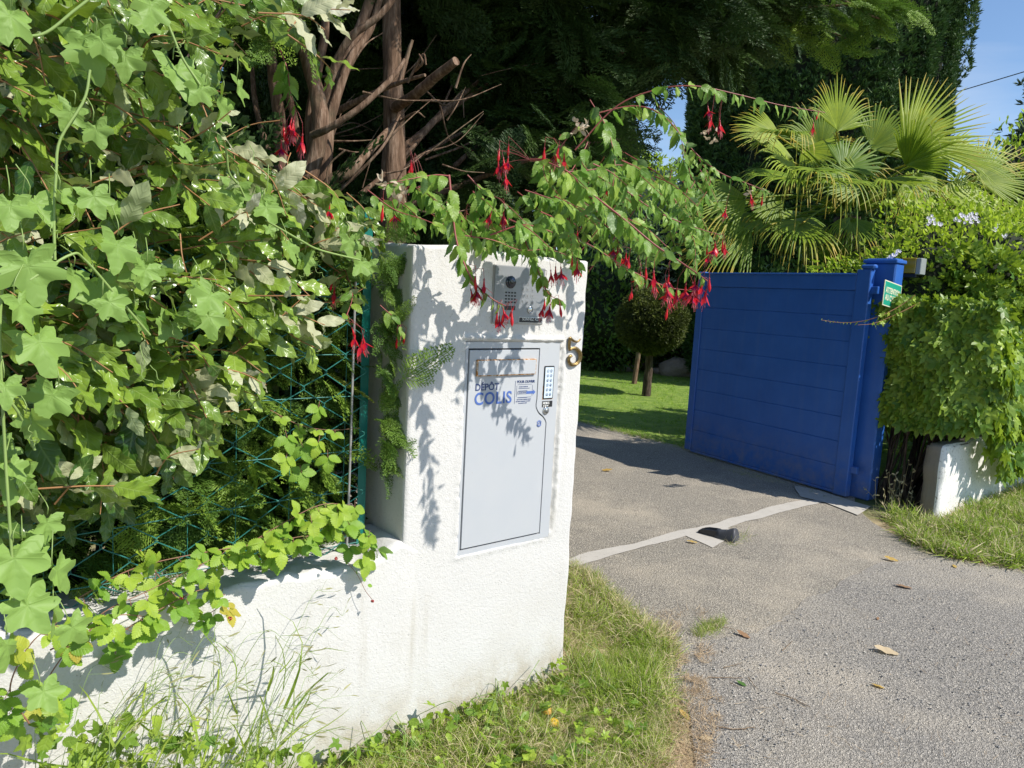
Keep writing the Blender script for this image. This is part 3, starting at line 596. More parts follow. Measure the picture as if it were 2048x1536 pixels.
# post
pu, pw = (GP(1736, 1003) - P0) @ U, (GP(1736, 1003) - P0) @ N
pt = thing('gate_post', W(pu + .08, pw - .12, 0), 'tall square blue metal post that the gate leaf hangs from', 'gate post'); ORG[pt.name] = np.array(pt.location)
mb = MB(); rbox(mb, pu, pu + .15, pw - .25, pw, 0, 1.955, .010); mb.build('shaft', M['blue'], pt, smooth=False)
mb = MB(); rbox(mb, pu - .012, pu + .162, pw - .262, pw + .012, 1.955, 1.985, .006); rbox(mb, pu + .01, pu + .14, pw - .24, pw - .01, 1.985, 1.995, .004); mb.build('cap', M['blue'], pt, smooth=False)
# photocell on the post side
def side(x, y):
    d = ray(x, y); p = CAM + d * (((P0 + U * (pu) - CAM) @ -U) / (d @ -U)); return float((p - P0) @ N), float(p[2])
a = side(1702, 903); b = side(1716, 934)
ph = thing('photocell', W(pu, a[0] - .02, b[1]), 'small black gate photocell with a pale label low on the blue post', 'photocell'); ORG[ph.name] = np.array(ph.location)
mb = MB(); rbox(mb, pu - .034, pu - .0005, a[0] - .055, a[0] + .004, b[1], a[1], .008); mb.build('housing', M['black'], ph, smooth=False)
mb = MB(); rbox(mb, pu - .0360, pu - .0335, a[0] - .035, a[0] - .008, b[1] + .012, b[1] + .045, .0008); mb.build('label', M['white'], ph, smooth=False)
# warning light
q = W(pu + .10, pw + .09, 1.955)
wl = thing('warning_light', W(pu + .16, pw - .05, 1.955), 'amber gate warning light at the top of the blue post', 'lamp'); ORG[wl.name] = np.array(wl.location)
qa = DP(1800, 546, 5.95); qb = DP(1826, 517, 5.95); lu0, lz0, lz1 = (qa - P0) @ U, qa[2], qb[2]; lw0 = (qa - P0) @ N
mb = MB(); rbox(mb, lu0, lu0 + .10, lw0, lw0 + .115, lz0, lz1, .004); mb.build('lens', M['amber'], wl, smooth=False)
mb = MB(); rbox(mb, lu0 + .002, lu0 + .10, lw0 + .116, lw0 + .155, lz0 - .01, lz1 - .002, .004); mb.build('housing', M['lgrey'], wl, smooth=False)
mb = MB(); rbox(mb, lu0 + .02, lu0 + .08, lw0 - .06, lw0 + .12, lz0 - .035, lz0 - .001, .004); rbox(mb, pu + .10, lu0 + .06, lw0 - .10, lw0 - .04, lz0 - .03, lz0 - .006, .003); mb.build('bracket', M['black'], wl, smooth=False)
# sign
sa = DP(1770, 559, 5.62); sg_u, sg_w, sz1 = (sa - P0) @ U, (sa - P0) @ N, sa[2]; sb = DP(1765, 610, 5.62); sz0 = sb[2]
sg = thing('warning_sign', W(sg_u + .14, sg_w, sz0), 'green warning sign reading ATTENTION AU CHIEN half hidden by ivy', 'sign'); ORG[sg.name] = np.array(sg.location)
TL = math.radians(5)
SF = lambda x, h, y: W(sg_u, sg_w, sz0) + U * (x * math.cos(TL) - y * 0) + Z * (y - x * math.sin(TL) * 1.3) + N * h
mb = MB(); rbox(mb, 0, .30, -.003, .003, 0, sz1 - sz0, .001, frm=SF); mb.build('border', M['cream'], sg, smooth=False)
mb = MB(); rbox(mb, .008, .292, .0025, .0036, .008, sz1 - sz0 - .008, .0004, frm=SF); mb.build('face', M['sign'], sg, smooth=False)
def sf2(x0, y0): return lambda x, y, h: np.array([SF(x0 + a, .0036 + c, y0 + b) for a, b, c in zip(x, y, h)])
text('lettering', 'ATTENTION', sf2(.028, .105), .062, M['cream'], sg, .03, sx=.70); text('lettering', 'AU CHIEN', sf2(.028, .048), .062, M['cream'], sg, .03, sx=.74)
mb = MB(); rbox(mb, pu + .05, sg_u + .28, sg_w - .012, sg_w - .003, sz0 + .09, sz0 + .11, .002); rbox(mb, pu + .05, pu + .09, pw, sg_w - .003, sz0 + .09, sz0 + .11, .002); mb.build('bracket', M['galv'], sg, smooth=False)
# ------------------------------------------------------------------ gate stop on the drive
A_, B_ = GP(1400, 1066), GP(1466, 1074); sx = unit(np.array([*(B_ - A_)[:2], 0])); sx = unit(sx * 1.0 - np.array([0, .55, 0])); sy = np.array([-sx[1], sx[0], 0]); SL = .235
S_ = lambda a, b, c: A_ + sx * a + sy * b + Z * (c + .012)
gs = thing('gate_stop', A_ + sx * .11, 'black plastic gate stop with a slotted ramp on the concrete strip', 'gate stop'); ORG[gs.name] = np.array(gs.location)
# slotted ramp
mb = MB(); HW = .038; prof = [(0, .004), (.015, .022), (.05, .034), (.10, .040), (.128, .042)]
for k in range(5):
    b0 = -HW + k * HW * 2 / 4.6; b1 = b0 + (.012 if k in (0, 4) else .006)
    v = []; 
    for x, z in prof: v += [S_(x, b0, 0), S_(x, b1, 0), S_(x, b1, z), S_(x, b0, z)]
    f = []
    for i in range(len(prof) - 1): f += [[i * 4 + j, i * 4 + (j + 1) % 4, (i + 1) * 4 + (j + 1) % 4, (i + 1) * 4 + j] for j in range(4)]
    f += [[0, 3, 2, 1], [16, 17, 18, 19]]; mb.add(v, np.array(f))
rbox(mb, 0, .03, -HW, HW, 0, .018, .004, frm=S_); rbox(mb, .02, .12, -HW + .002, HW - .002, 0, .012, .002, frm=S_); mb.build('slotted_ramp', M['black'], gs, smooth=False)
mb = MB(); th = np.linspace(0, math.pi, 22); rows = []
for x, r, h in ((.118, .040, .040), (.120, .044, .048), (.150, .050, .050), (.190, .052, .060), (.222, .050, .078), (.236, .046, .082), (.238, .04, .074)):
    rows.append(np.array([S_(x + .02 * abs(math.cos(t)) * (x > .2), -math.cos(t) * r, math.sin(t) * h) for t in th]))
V = np.concatenate(rows); n_ = 22; f = [[i * n_ + j, i * n_ + j + 1, (i + 1) * n_ + j + 1, (i + 1) * n_ + j] for i in range(6) for j in range(n_ - 1)]; mb.add(V, [np.array(f), ])
mb.add(rows[0], [np.arange(n_)[None]]); mb.add(rows[-1], [np.arange(n_)[None]]); mb.build('rounded_stop', plain('faded_black_plastic', (.06, .062, .07), .5, var=.2), gs)
# ------------------------------------------------------------------ green fence
FWp = -.12
fp = (WP(733, 900, FWp) - P0) @ U
fe = thing('wire_fence', W(fp, FWp, .6), 'green chain-link fence with a green post, standing on the low white wall', 'fence'); ORG[fe.name] = np.array(fe.location)
mb = MB()
rbox(mb, fp - .002, fp + .002, FWp - .052, FWp - .030, .3, 1.80, .0006); rbox(mb, fp - .015, fp + .015, FWp - .030, FWp - .027, .3, 1.80, .0008)
mb.build('post', M['green'], fe, smooth=False)
a_ = .070; u0f, u1f = -2.35, fp - .012; z0f, z1f = .60, 1.66
mb = MB(); K = int((u1f - u0f) / a_); R0 = int((z1f - z0f) / (a_ * .74))
def sag(p): return N * (.018 * vn(np.array([p]), 3.)[0]) + U * (.007 * vn(np.array([p]), 9., 4)[0]) + Z * (.008 * vn(np.array([p]), 7., 2)[0])
for k in range(K):
    pts = []; drop = int(rng.integers(0, 2))
    for r in range(-drop, R0 + 1):
        s = 1 if (r + k) % 2 else -1; uu = u1f - (k + .5) * a_ + s * (a_ / 2 + .002); zz = z0f + r * a_ * .74; p = W(uu, FWp + .002 * s, zz); p = p + sag(p)
        if r < 1: p = p + N * (.05 * (1 - r)) + Z * rng.uniform(-.012, .012)
        pts.append(p - Z * .004); pts.append(p + Z * .004)
    tube(mb, np.array(pts), .0020, 5, .5)
mb.build('chain_link_mesh', M['wire'], fe)
for zz in (.70, .86, 1.02, 1.18, 1.34, 1.5):
    mb = MB(); pts = np.array([W(u, FWp - .006, zz + .012 * math.sin(u * 3 + zz * 20)) for u in np.linspace(-2.35, fp, 30)]); tube(mb, pts, .0018, 5, .5); mb.build('tension_wire', M['wire'], fe)
for k in range(9):
    mb = MB(); u = fp - .07 - k * .17 + rng.uniform(-.02, .02); tube(mb, [W(u, FWp - .012, .60), W(u + .004, FWp - .012, 1.65)], .0012, 5, .5); mb.build('line_wire', M['wire'], fe)
ta, tb = UZ(708, 690, FWp + .012), UZ(693, 1085, FWp + .012); mb = MB(); tube(mb, spl([W(tb[0], FWp + .012, .615), W((ta[0] + tb[0]) / 2, FWp + .014, 1.0), W(ta[0], FWp + .012, 1.62)], 12), .0042, 8); mb.build('tension_bar', M['galv'], fe)
# overhead cable
ca, cb = DP(1860, 200, 22), DP(2100, 128, 19); cs = ca + (ca - cb) * 3.; ce = cb + (cb - ca) * 4
mb = MB(); pts = spl([cs, ca, cb, ce], 40); tube(mb, pts, .013, 6); tag(mb.build('overhead_cable', M['black'], origin=ca), 'thin black overhead cable crossing the sky at the top right', 'cable')
# ------------------------------------------------------------------ foliage kit
M['ela'] = leafmat('elaeagnus_leaf', (.045, .115, .018), (.29, .42, .050), under=(.33, .39, .19), vein=(.36, .46, .15), rough=.28, trans=.20, spec=.5, tcol=(.42, .60, .04), vstr=.35)
M['elay'] = leafmat('young_elaeagnus_leaf', (.42, .44, .24), (.55, .55, .36), under=(.50, .50, .38), vein=(.58, .56, .36), rough=.5, trans=.3, vstr=.4)
M['bry'] = leafmat('bryony_leaf', (.20, .32, .055), (.37, .49, .12), under=(.24, .38, .09), vein=(.50, .58, .28), rough=.5, trans=.32, vstr=.5, spec=.28, tcol=(.45, .66, .05))
M['brm'] = leafmat('bramble_leaf', (.17, .34, .035), (.42, .54, .05), under=(.24, .34, .15), vein=(.30, .42, .12), rough=.5, trans=.34, vstr=.3, yellow=(.50, .40, .06), yel=.955)
M['fuc'] = leafmat('fuchsia_leaf', (.13, .27, .035), (.38, .53, .08), under=(.20, .30, .12), vein=(.26, .33, .12), rough=.42, trans=.38, vstr=.4, yellow=(.42, .36, .10), yel=.97)
M['ivy'] = leafmat('ivy_leaf', (.070, .17, .020), (.40, .53, .060), vein=(.32, .44, .10), rough=.42, trans=.28, spec=.3, tcol=(.5, .68, .04), vstr=.35, veins=3., yellow=(.40, .42, .05), yel=.985)
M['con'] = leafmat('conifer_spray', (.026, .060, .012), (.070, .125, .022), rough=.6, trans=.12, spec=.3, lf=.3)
M['conl'] = leafmat('lit_conifer_spray', (.085, .17, .025), (.30, .44, .05), rough=.55, trans=.2, spec=.3, lf=.3, yellow=(.34, .20, .06), yel=.99)  # lit copy of the conifer spray, sunlight put into the brighter green
M['yew'] = leafmat('yew_needles', (.030, .075, .020), (.10, .18, .04), rough=.6, trans=.08, spec=.3, lf=.2)
M['olive'] = leafmat('grey_shrub_leaf', (.20, .26, .17), (.40, .44, .34), rough=.6, trans=.2)
M['lime'] = leafmat('yellow_green_shrub_leaf', (.26, .38, .025), (.52, .60, .06), rough=.5, trans=.4, lf=.4)
M['shr'] = leafmat('garden_shrub_leaf', (.065, .14, .028), (.18, .28, .055), rough=.5, trans=.25, lf=.4)
M['palm'] = leafmat('palm_leaf', (.10, .21, .022), (.26, .37, .035), under=(.16, .24, .06), rough=.4, trans=.25, spec=.5, lf=.2)
M['grass'] = leafmat('grass_blade', (.20, .31, .035), (.42, .50, .08), rough=.55, trans=.35, lf=.3)
M['lgrass'] = leafmat('lawn_blade', (.18, .34, .02), (.38, .54, .045), rough=.55, trans=.3, lf=.2)
M['dry'] = leafmat('dry_grass_blade', (.56, .47, .26), (.72, .62, .38), rough=.7, trans=.25)
M['litter'] = leafmat('dry_needle_litter', (.36, .24, .13), (.64, .50, .32), rough=.8, trans=.05)
M['redstem'] = plain('red_fuchsia_stem', (.30, .075, .065), .45, var=.3); M['gstem'] = plain('green_stem', (.23, .33, .09), .5, var=.2); M['rstem'] = plain('orange_brown_twig', (.34, .17, .07), .6, var=.3); M['pstem'] = plain('purple_bramble_cane', (.26, .13, .08), .55, var=.3)
M['fred'] = leafmat('fuchsia_red_sepal', (.55, .012, .03), (.75, .03, .04), rough=.35, trans=.35, tcol=(.9, .05, .06)); M['fpur'] = leafmat('fuchsia_corolla', (.36, .02, .20), (.50, .03, .20), rough=.45, trans=.3); M['fpink'] = leafmat('fuchsia_stamen', (.75, .16, .22), (.85, .30, .30), rough=.5, trans=.2)
PE = [blade(14, .215, .50, .75, .55, .10, c, .022, 8, .06, 2.5, 2, s, .06, tw) for s, c, tw in ((1, .15, .2), (2, .5, -.3), (3, -.25, .3), (4, .85, 0), (5, .3, -.2), (6, -.5, .25))]
PF = [blade(18, .245, .38, .85, .55, .16, c, .08, 9, .03, 2., 2, s, .10, tw) for s, c, tw in ((1, .3, .1), (2, .7, -.3), (3, .05, .3), (4, 1.1, 0), (5, .5, .2))]
PB = [blade(18, .34, .42, .75, .5, .14, c, .10, 9, .02, 2., 2, s, .06) for s, c in ((1, .2), (2, .55), (3, -.1))]
PS = [blade(4, .21, .45, .8, .6, .15, c, 0, 0, 0, 1, 1, s) for s, c in ((1, .3), (2, .8), (3, -.2))]
PL = [lobed([(0, .70, .75), (1.10, .60, .72), (2.15, .56, .7), (.55, .44, .3), (1.6, .45, .35), (.25, .60, .25)], s, 44, .30, cu, .07, cr_, .05) for s, cu, cr_ in ((1, .1, .2), (2, .25, .5), (3, -.12, .6), (4, .05, -.3), (5, .3, 0.))]
PI = [lobed([(0, .66, .62), (1.05, .56, .55), (2.2, .42, .5)], s, 26, .30, cu, .03, cr_, .03) for s, cu, cr_ in ((1, .1, .2), (2, .2, .4), (3, -.1, .5), (4, .0, .1))]
PC = [spray(s, 12, 5, .012, droop=d) for s, d in ((1, .2), (2, .35), (3, .1), (4, .5))]
PCL = [spray(s, 8, 3, .026, droop=d) for s, d in ((5, .25), (6, .5), (7, .1))]
PT = [tuft(s) for s in (1, 2, 3)]
def gblade(c, s=4, w=.012):
    V = []; Lv = []
    for i in range(s + 1):
        t = i / s; a = c * t ** 1.2; V += [(-w * (1 - t) ** .6 - .0004, t * math.cos(a * .8), t * math.sin(a * .8)), (w * (1 - t) ** .6 + .0004, t * math.cos(a * .8), t * math.sin(a * .8))]; Lv += [(-.3, t), (.3, t)]
    return np.array(V), np.array([[2 * i, 2 * i + 1, 2 * i + 3, 2 * i + 2] for i in range(s)]), np.array(Lv)
PG = [gblade(c, 4, .017) for c in (.3, .8, 1.3, 1.8)]; PGw = [gblade(c, 3, .03) for c in (.4, 1., 1.6)]
class LV:
    def __init__(s): s.d = []
    def add(s, protos, pos, d, n, size, rnd, m=0):
        pos = np.atleast_2d(pos); k = len(pos)
        if k: s.d.append((protos, pos, np.broadcast_to(d, pos.shape), np.broadcast_to(n, pos.shape), np.broadcast_to(size, (k,)), np.broadcast_to(rnd, (k,)), m))
    def build(s, name, mats, parent, cull=None):
        mb = MB()
        for P, pos, d, n, sz, r, m in s.d:
            if cull is not None:
                kk = ~cull(pos); pos, d, n, sz, r = pos[kk], d[kk], n[kk], sz[kk], r[kk]
                if not len(pos): continue
            A = fr(d + 1e-4, n) * sz[:, None, None]; w = rng.integers(0, len(P), len(pos))
            for i, p in enumerate(P):
                q = w == i; mb.many(p, A[q], pos[q], r[q], m)
        return mb.build(name, mats, parent) if mb.n else None
def rv(n=None): return rng.normal(size=3) if n is None else rng.normal(size=(n, 3))
SUNU = unit(SUN)
def on_path(lv, P, path, sp, size, start=.15, ang=.9, droop=.4, face=None, whorl=1, m=0, rlo=0., rhi=1., fr_=.6, tipsmall=.45, stems=None):
    path = np.asarray(path); seg = np.linalg.norm(np.diff(path, axis=0), axis=1); L_ = seg.sum(); n = max(1, int(L_ * (1 - start) / sp)); cum = np.r_[0, np.cumsum(seg)] / L_
    t = start + (1 - start) * (np.arange(n) + rng.uniform(.2, .8, n)) / n; T = unit(np.gradient(path, axis=0))
    ph = rng.uniform(0, 6.28)
    for i, tt in enumerate(t):
        p = np.array([np.interp(tt, cum, path[:, k]) for k in range(3)]); d = unit(np.array([np.interp(tt, cum, T[:, k]) for k in range(3)]))
        a = unit(np.cross(d, Z + .01)); b = np.cross(a, d)
        for w in range(whorl):
            th = ph + i * 2.4 + w * 6.283 / whorl + rng.normal() * .25; side = a * math.cos(th) + b * math.sin(th)
            dd = unit(d * math.cos(ang) + side * math.sin(ang) - Z * droop + rv() * .15); f = (face if face is not None else unit(SUNU * .6 + Z * .5 + N * .3)) + rv() * fr_
            s = size * rng.uniform(.7, 1.15) * (1 - tipsmall * tt ** 3)
            lv.add(P, p, dd, f, s, rng.uniform(rlo, rhi), m)
            if stems is not None: pass
def pxs(pts, ws):      # picture waypoints at wall offsets
    ws = np.interp(np.linspace(0, 1, len(pts)), np.linspace(0, 1, len(ws)), ws); return np.array([WP(x, y, w) for (x, y), w in zip(pts, ws)])
# ------------------------------------------------------------------ elaeagnus bush (left)
eb = thing('elaeagnus_bush', W(-1.9, -.35, .02), 'big evergreen bush with oval silver-backed leaves spilling over the fence at the left', 'bush'); ORG[eb.name] = np.array(eb.location)
lv = LV(); st = MB()
polyE = [(-80, -60), (640, -60), (600, 60), (500, 90), (480, 300), (560, 330), (620, 400), (700, 470), (760, 500), (700, 560), (600, 640), (640, 740), (470, 840), (400, 980), (240, 1010), (60, 1080), (-80, 1120)]
def ebranch(px, py, w, L_, dirp, nl=.030, sz=.095, m=0, rlo=0., rhi=1., r0=.0022):
    tip = WP(px, py, w); d = unit(dirp); path = spl([tip - d * L_ - Z * .10 * L_ + rv() * .01, tip - d * L_ * .5 + Z * .06 * L_ + rv() * .015, tip], 10)
    tube(st, path, np.linspace(r0, .0012, 10), 5); on_path(lv, PE, path, nl, sz, .25, .75, .30, unit(SUNU * .8 + N * .5 + Z * .1), 1, m, rlo, rhi, .65); return path
for q in samp(polyE, 215):
    w = rng.uniform(.05, .42) * (1 - .35 * (q[0] > 450)); dr = unit(U * rng.uniform(.1, 1.) + N * rng.uniform(.0, .8) - Z * rng.uniform(-.25, .9)); ebranch(q[0], q[1], w, rng.uniform(.14, .24), dr, .030, .112, rlo=0., rhi=.95)
for q in samp(polyE, 150):
    dr = unit(U * rng.uniform(-.5, 1.) + N * rng.uniform(-.2, .8) - Z * rng.uniform(-.2, 1.)); ebranch(q[0], q[1], rng.uniform(-.55, -.05), rng.uniform(.2, .35), dr, .034, .105, 0, 0, .6)  # inner leaves kept to darker tints, interior shade put into their colour
for q in samp([(-60, 820), (380, 880), (360, 980), (240, 1040), (60, 1090), (-60, 1100)], 40):
    ebranch(q[0], q[1], rng.uniform(-.05, .30), .2, unit(U * rng.uniform(-.2, .8) - Z + N * .2), .034, .125, 0, 0, .35)  # low leaves in shade: the shade is painted by the dark tint range
for q in samp([(690, 430), (770, 450), (760, 600), (700, 600)], 9):
    ebranch(q[0], q[1], rng.uniform(-.02, .10), .15, unit(U * rng.uniform(.0, 1.) - Z * rng.uniform(-.2, .8) + N * .2), .028, .085, 0, 0, .7)
# showy sprigs seen in front
for (x, y, w, dx, dz, yg, L_) in [(735, 480, .10, 1, .12, 1, .22), (700, 20, .18, .8, .35, 1, .18), (650, 60, .2, .8, -.2, 1, .16), (668, 145, .22, .9, -.5, 0, .14), (640, 415, .2, 1, -.1, 1, .16), (600, 600, .2, .6, .5, 0, .22), (650, 650, .2, 1, -.1, 1, .22), (640, 700, .18, .8, -.7, 0, .18), (455, 790, .28, 1, -.05, 1, .2), (430, 850, .28, .9, -.4, 0, .18), (380, 720, .3, .9, .25, 0, .2), (300, 640, .32, .8, .3, 0, .2), (290, 330, .3, .7, .3, 1, .15), (225, 930, .3, .4, -.8, 0, .18), (370, 880, .3, .5, -.8, 0, .18), (560, 350, .2, .9, -.2, 1, .18), (520, 480, .25, .8, .1, 0, .2), (440, 560, .28, .9, .1, 0, .2), (200, 770, .36, .8, -.3, 0, .2), (150, 860, .34, .7, -.5, 0, .2), (330, 800, .34, .9, -.2, 0, .2), (500, 760, .24, 1, -.2, 0, .2), (260, 700, .36, .8, .1, 0, .2), (400, 690, .3, .9, .2, 0, .2), (530, 620, .24, .9, -.3, 0, .2), (350, 560, .34, 1, 0, 0, .2), (560, 540, .22, 1, -.1, 1, .2), (250, 830, .34, .8, -.5, 0, .2), (420, 900, .26, .6, -.8, 0, .2)]:
    ebranch(x, y, w, L_, unit(U * dx + Z * dz + N * .25), .021, .108, 1 if yg else 0, .3, 1.)
for q in samp(polyE, 16):
    ebranch(q[0], q[1], rng.uniform(.2, .4), .14, unit(U * rng.uniform(.2, 1) + N * .5 + Z * rng.uniform(-.4, .5)), .024, .06, 1)
sk = MB()
for k in range(9):      # main stems
    a = W(-1.5 - .12 * k, -.45 + rng.uniform(-.1, .1), .02); b = WP(*samp(polyE, 1)[0], -.3) ; tube(sk, spl([a, (a + b) / 2 + rv() * .08 + Z * .1, b], 14), np.linspace(.009, .003, 14), 7, noise=.1)
lv.build('foliage', [M['ela'], M['elay']], eb); st.build('branches', M['rstem'], eb); sk.build('stems', M['darkbark'], eb)
# ------------------------------------------------------------------ bryony (lobed-leaf climber)
br = thing('bryony_vine', W(-1.7, .0, .02), 'climbing vine with pale lobed leaves and curly tendrils draped over the left bush', 'vine'); ORG[br.name] = np.array(br.location)
lv = LV(); st = MB()
L1 = [(60, 545, 120, .5), (185, 105, 105, .42), (360, 150, 95, .38), (440, 215, 85, .36), (235, 500, 85, .45), (195, 265, 60, .42), (85, 695, 110, .48), (190, 400, 70, .45), (130, 400, 55, .45), (280, 540, 85, .42), (290, 545, 60, .46), (225, 610, 70, .46), (30, 1130, 120, .50), (120, 1150, 85, .44), (60, 1220, 100, .5), (10, 780, 70, .5), (420, 640, 70, .32), (470, 385, 65, .3), (535, 420, 60, .3), (100, 800, 90, .45), (20, 40, 90, .5), (700, 490, 55, .22), (720, 530, 50, .2), (480, 180, 60, .34), (15, 1300, 80, .52), (90, 1390, 70, .46), (250, 120, 75, .4), (145, 560, 80, .45), (370, 300, 45, .38), (150, 1260, 70, .42), (45, 620, 90, .52), (20, 420, 80, .5), (300, 20, 80, .42), (520, 400, 55, .28), (580, 500, 50, .26)]
polyB = [(-60, 380), (140, 360), (330, 470), (460, 560), (440, 680), (260, 760), (60, 900), (60, 1020), (200, 1150), (90, 1420), (-60, 1450)]
L1 += [(x, y, rng.uniform(45, 95), rng.uniform(.30, .50)) for x, y in samp(polyB, 20)] + [(x, y, rng.uniform(45, 80), rng.uniform(.3, .45)) for x, y in samp([(-40, -20), (480, -20), (500, 300), (250, 330), (-40, 250)], 4)] + [(x, y, rng.uniform(30, 55), rng.uniform(.1, .26)) for x, y in samp([(430, 360), (560, 400), (720, 470), (740, 540), (640, 560), (470, 500)], 16)]
for x, y, s, w in L1:
    p = WP(x, y, w); dist = (p - CAM) @ fw; sz = s / F * dist * 1.0
    d = unit(-Z * .9 + U * rng.uniform(-.7, .7) + N * rng.uniform(.0, .5) + rv() * .12); lv.add(PL, p - d * sz * .4, d, unit(N * .8 + SUNU * .8 + Z * .2) + rv() * .35, sz, rng.uniform(0, 1))
    q = p - d * sz * .38; tube(st, spl([q + Z * .05 - N * .03 + rv() * .01, q + Z * .02 + N * .01, q], 6), .0011, 4)
for pts, ws in [([(180, 140), (168, 200), (120, 280), (112, 350), (108, 440), (110, 520)], [.42, .45]), ([(318, 5), (345, 70), (366, 118), (400, 170)], [.4, .4]), ([(432, 225), (452, 300), (458, 345), (480, 375), (500, 420)], [.36, .3]), ([(60, 560), (140, 510), (170, 520), (240, 600), (300, 670)], [.5, .42]), ([(530, 440), (600, 480), (640, 500), (720, 520)], [.27, .22]), ([(0, 60), (80, 70), (150, 20), (200, -20)], [.45, .45]), ([(0, 780), (40, 830), (70, 900)], [.5, .48]), ([(20, 500), (0, 640), (10, 900), (30, 1200)], [.46, .5])]:
    tube(st, spl(pxs(pts, ws), 24), .0026, 6)
def tendril(x, y, w, n=3, s=.02):
    p = WP(x, y, w); t = np.linspace(0, 1, 44); d = unit(U * rng.uniform(-.3, 1) - Z * rng.uniform(.2, 1) + N * .3); a = unit(np.cross(d, N)); R0 = s * .35 * t ** .7
    base = p + d * (t ** .8)[:, None] * s * 3.2 + a * (np.sin(t * 2.2) * s)[:, None]
    tube(st, base + a * (R0 * np.cos(t * n * 6.28))[:, None] + N * (R0 * np.sin(t * n * 6.28))[:, None], .0008, 4)
for x, y, w in [(75, 420, .45), (370, 80, .4), (470, 250, .36), (500, 290, .34), (420, 560, .3), (440, 500, .3), (620, 520, .24), (625, 545, .24), (280, 690, .42), (300, 730, .42), (90, 590, .48), (340, 640, .38), (250, 560, .4), (60, 830, .5)]: tendril(x, y, w, rng.integers(2, 5), rng.uniform(.015, .03))
lv.build('foliage', M['bry'], br); st.build('stems', M['gstem'], br)
# ------------------------------------------------------------------ bramble along the wall top
bm = thing('bramble', W(-1.3, -.1, .67), 'bramble trailing along the top of the low white wall under the wire fence', 'bramble'); ORG[bm.name] = np.array(bm.location)
lv = LV(); st = MB()
def bleaf(p, d, sz, n=None, k=None):
    k = k or (3 if rng.random() < .6 else 5); d = unit(d); nrm = (n if n is not None else unit(N * .6 + SUNU + Z * .3)) + rv() * .3; x = unit(np.cross(d, nrm)); r = rng.uniform(0, 1); q = p + d * sz * .4
    tube(st, [p, q], .0009, 4); lv.add(PB, q, d, nrm, sz * .9, r)
    for s in (-1, 1):
        lv.add(PB, q, unit(d * .35 + x * s + rv() * .08), nrm + x * s * .15 + rv() * .15, sz * .78, r)
        if k == 5: lv.add(PB, q - d * sz * .12, unit(-d * .35 + x * s * .9), nrm + rv() * .1, sz * .55, r)
def cane(pts, ws, sp=.038, sz=.054, r=.002):
    path = spl(pxs(pts, ws), 30); tube(st, path, np.linspace(r, r * .5, 30), 6); L_ = np.linalg.norm(np.diff(path, axis=0), axis=1).sum(); n = int(L_ / sp)
    for i in range(n):
        p = path[min(29, int(30 * (i + .5) / n))]; bleaf(p, unit(U * rng.uniform(-.8, .8) + Z * rng.uniform(-1, .3) + N * rng.uniform(.2, 1)), sz * rng.uniform(.7, 1.2))
cane([(60, 1420), (120, 1320), (200, 1230), (300, 1180), (420, 1120)], [.12, .1]); cane([(150, 1200), (260, 1140), (380, 1110), (500, 1090), (620, 1070)], [.04, .08]); cane([(400, 1150), (480, 1100), (560, 1050), (640, 1010), (700, 1010)], [.05, .05])
cane([(500, 1120), (600, 1080), (680, 1040), (730, 1060), (745, 1110)], [.03, .03]); cane([(540, 820), (600, 850), (660, 860), (720, 856)], [.02, .0], .06, .036, .0013); cane([(100, 1300), (180, 1260), (240, 1230), (330, 1240)], [.15, .12]); cane([(200, 1290), (300, 1230), (400, 1180), (450, 1190)], [.1, .1]); cane([(280, 1100), (340, 1180), (400, 1230), (460, 1200)], [.0, .08])
cane([(60, 1450), (20, 1380), (60, 1290), (120, 1240)], [.2, .25])
for x, y in [(570, 860), (600, 880), (575, 900), (640, 870), (655, 900), (600, 930), (640, 800), (710, 1000), (655, 1040), (470, 1090), (545, 1100), (740, 1060), (690, 1020), (565, 1045), (620, 1030), (700, 1080), (120, 1390), (230, 1290), (735, 1110)]:
    bleaf(WP(x, y, rng.uniform(.0, .08)), unit(U * rng.uniform(-.5, .5) - Z + N * .3), .056)
path = spl(pxs([(690, 1120), (715, 1150), (730, 1180), (745, 1200)], [.03, .05]), 12); tube(st, path, .0009, 4)
for q in ((725, 1160), (735, 1170), (712, 1145)): lv.add(PB, WP(*q, .04), unit(U + rv() * .4 - Z * .3), N + SUNU, .018, .3)
lv.build('foliage', M['brm'], bm); st.build('canes', M['pstem'], bm)
M['berry'] = plain('unripe_red_berry', (.36, .03, .025), .35, var=.3)
for x, y, w in [(745, 1202, .05), (364, 1195, .12), (460, 1237, .12), (672, 1117, .06)]:
    mb = MB(); c = WP(x, y, w)
    for k in range(16):
        dd = unit(rv()); disc(mb, c + dd * .0042, .0022, dd, 6, dome=.0018, xdir=np.cross(dd, [.3, .5, .2]))
    mb.build('berry', M['berry'], bm)
# ------------------------------------------------------------------ conifers behind the wall
def cspray(lv, p, d, size, P=PC, m=0, rlo=0., rhi=1., nrm=None):
    p = np.atleast_2d(p); k = len(p); n = (Z if nrm is None else nrm) + rv(k) * .5; lv.add(P, p, d, n, size, rng.uniform(rlo, rhi, k), m)
ct = thing('conifer_tree', np.array([-.58, 3.45, 0]), 'tall dark conifer with a bare brown trunk rising behind the pillar and overhanging boughs', 'tree'); ORG[ct.name] = np.array(ct.location)
T0 = DP(785, 470, 3.4); T1 = DP(783, 0, 3.4); top = T1 + (T1 - T0) * 2.2
mb = MB(); bpt = spl([np.array([T0[0], 3.4, 0]), T0, (T0 + T1) / 2 + [.01, 0, 0], T1, top, top + Z * 2], 60); tube(mb, bpt, np.interp(np.linspace(0, 1, 60), [0, .3, 1], [.085, .055, .02]), 16, noise=.10); mb.build('trunk', M['bark'], ct)
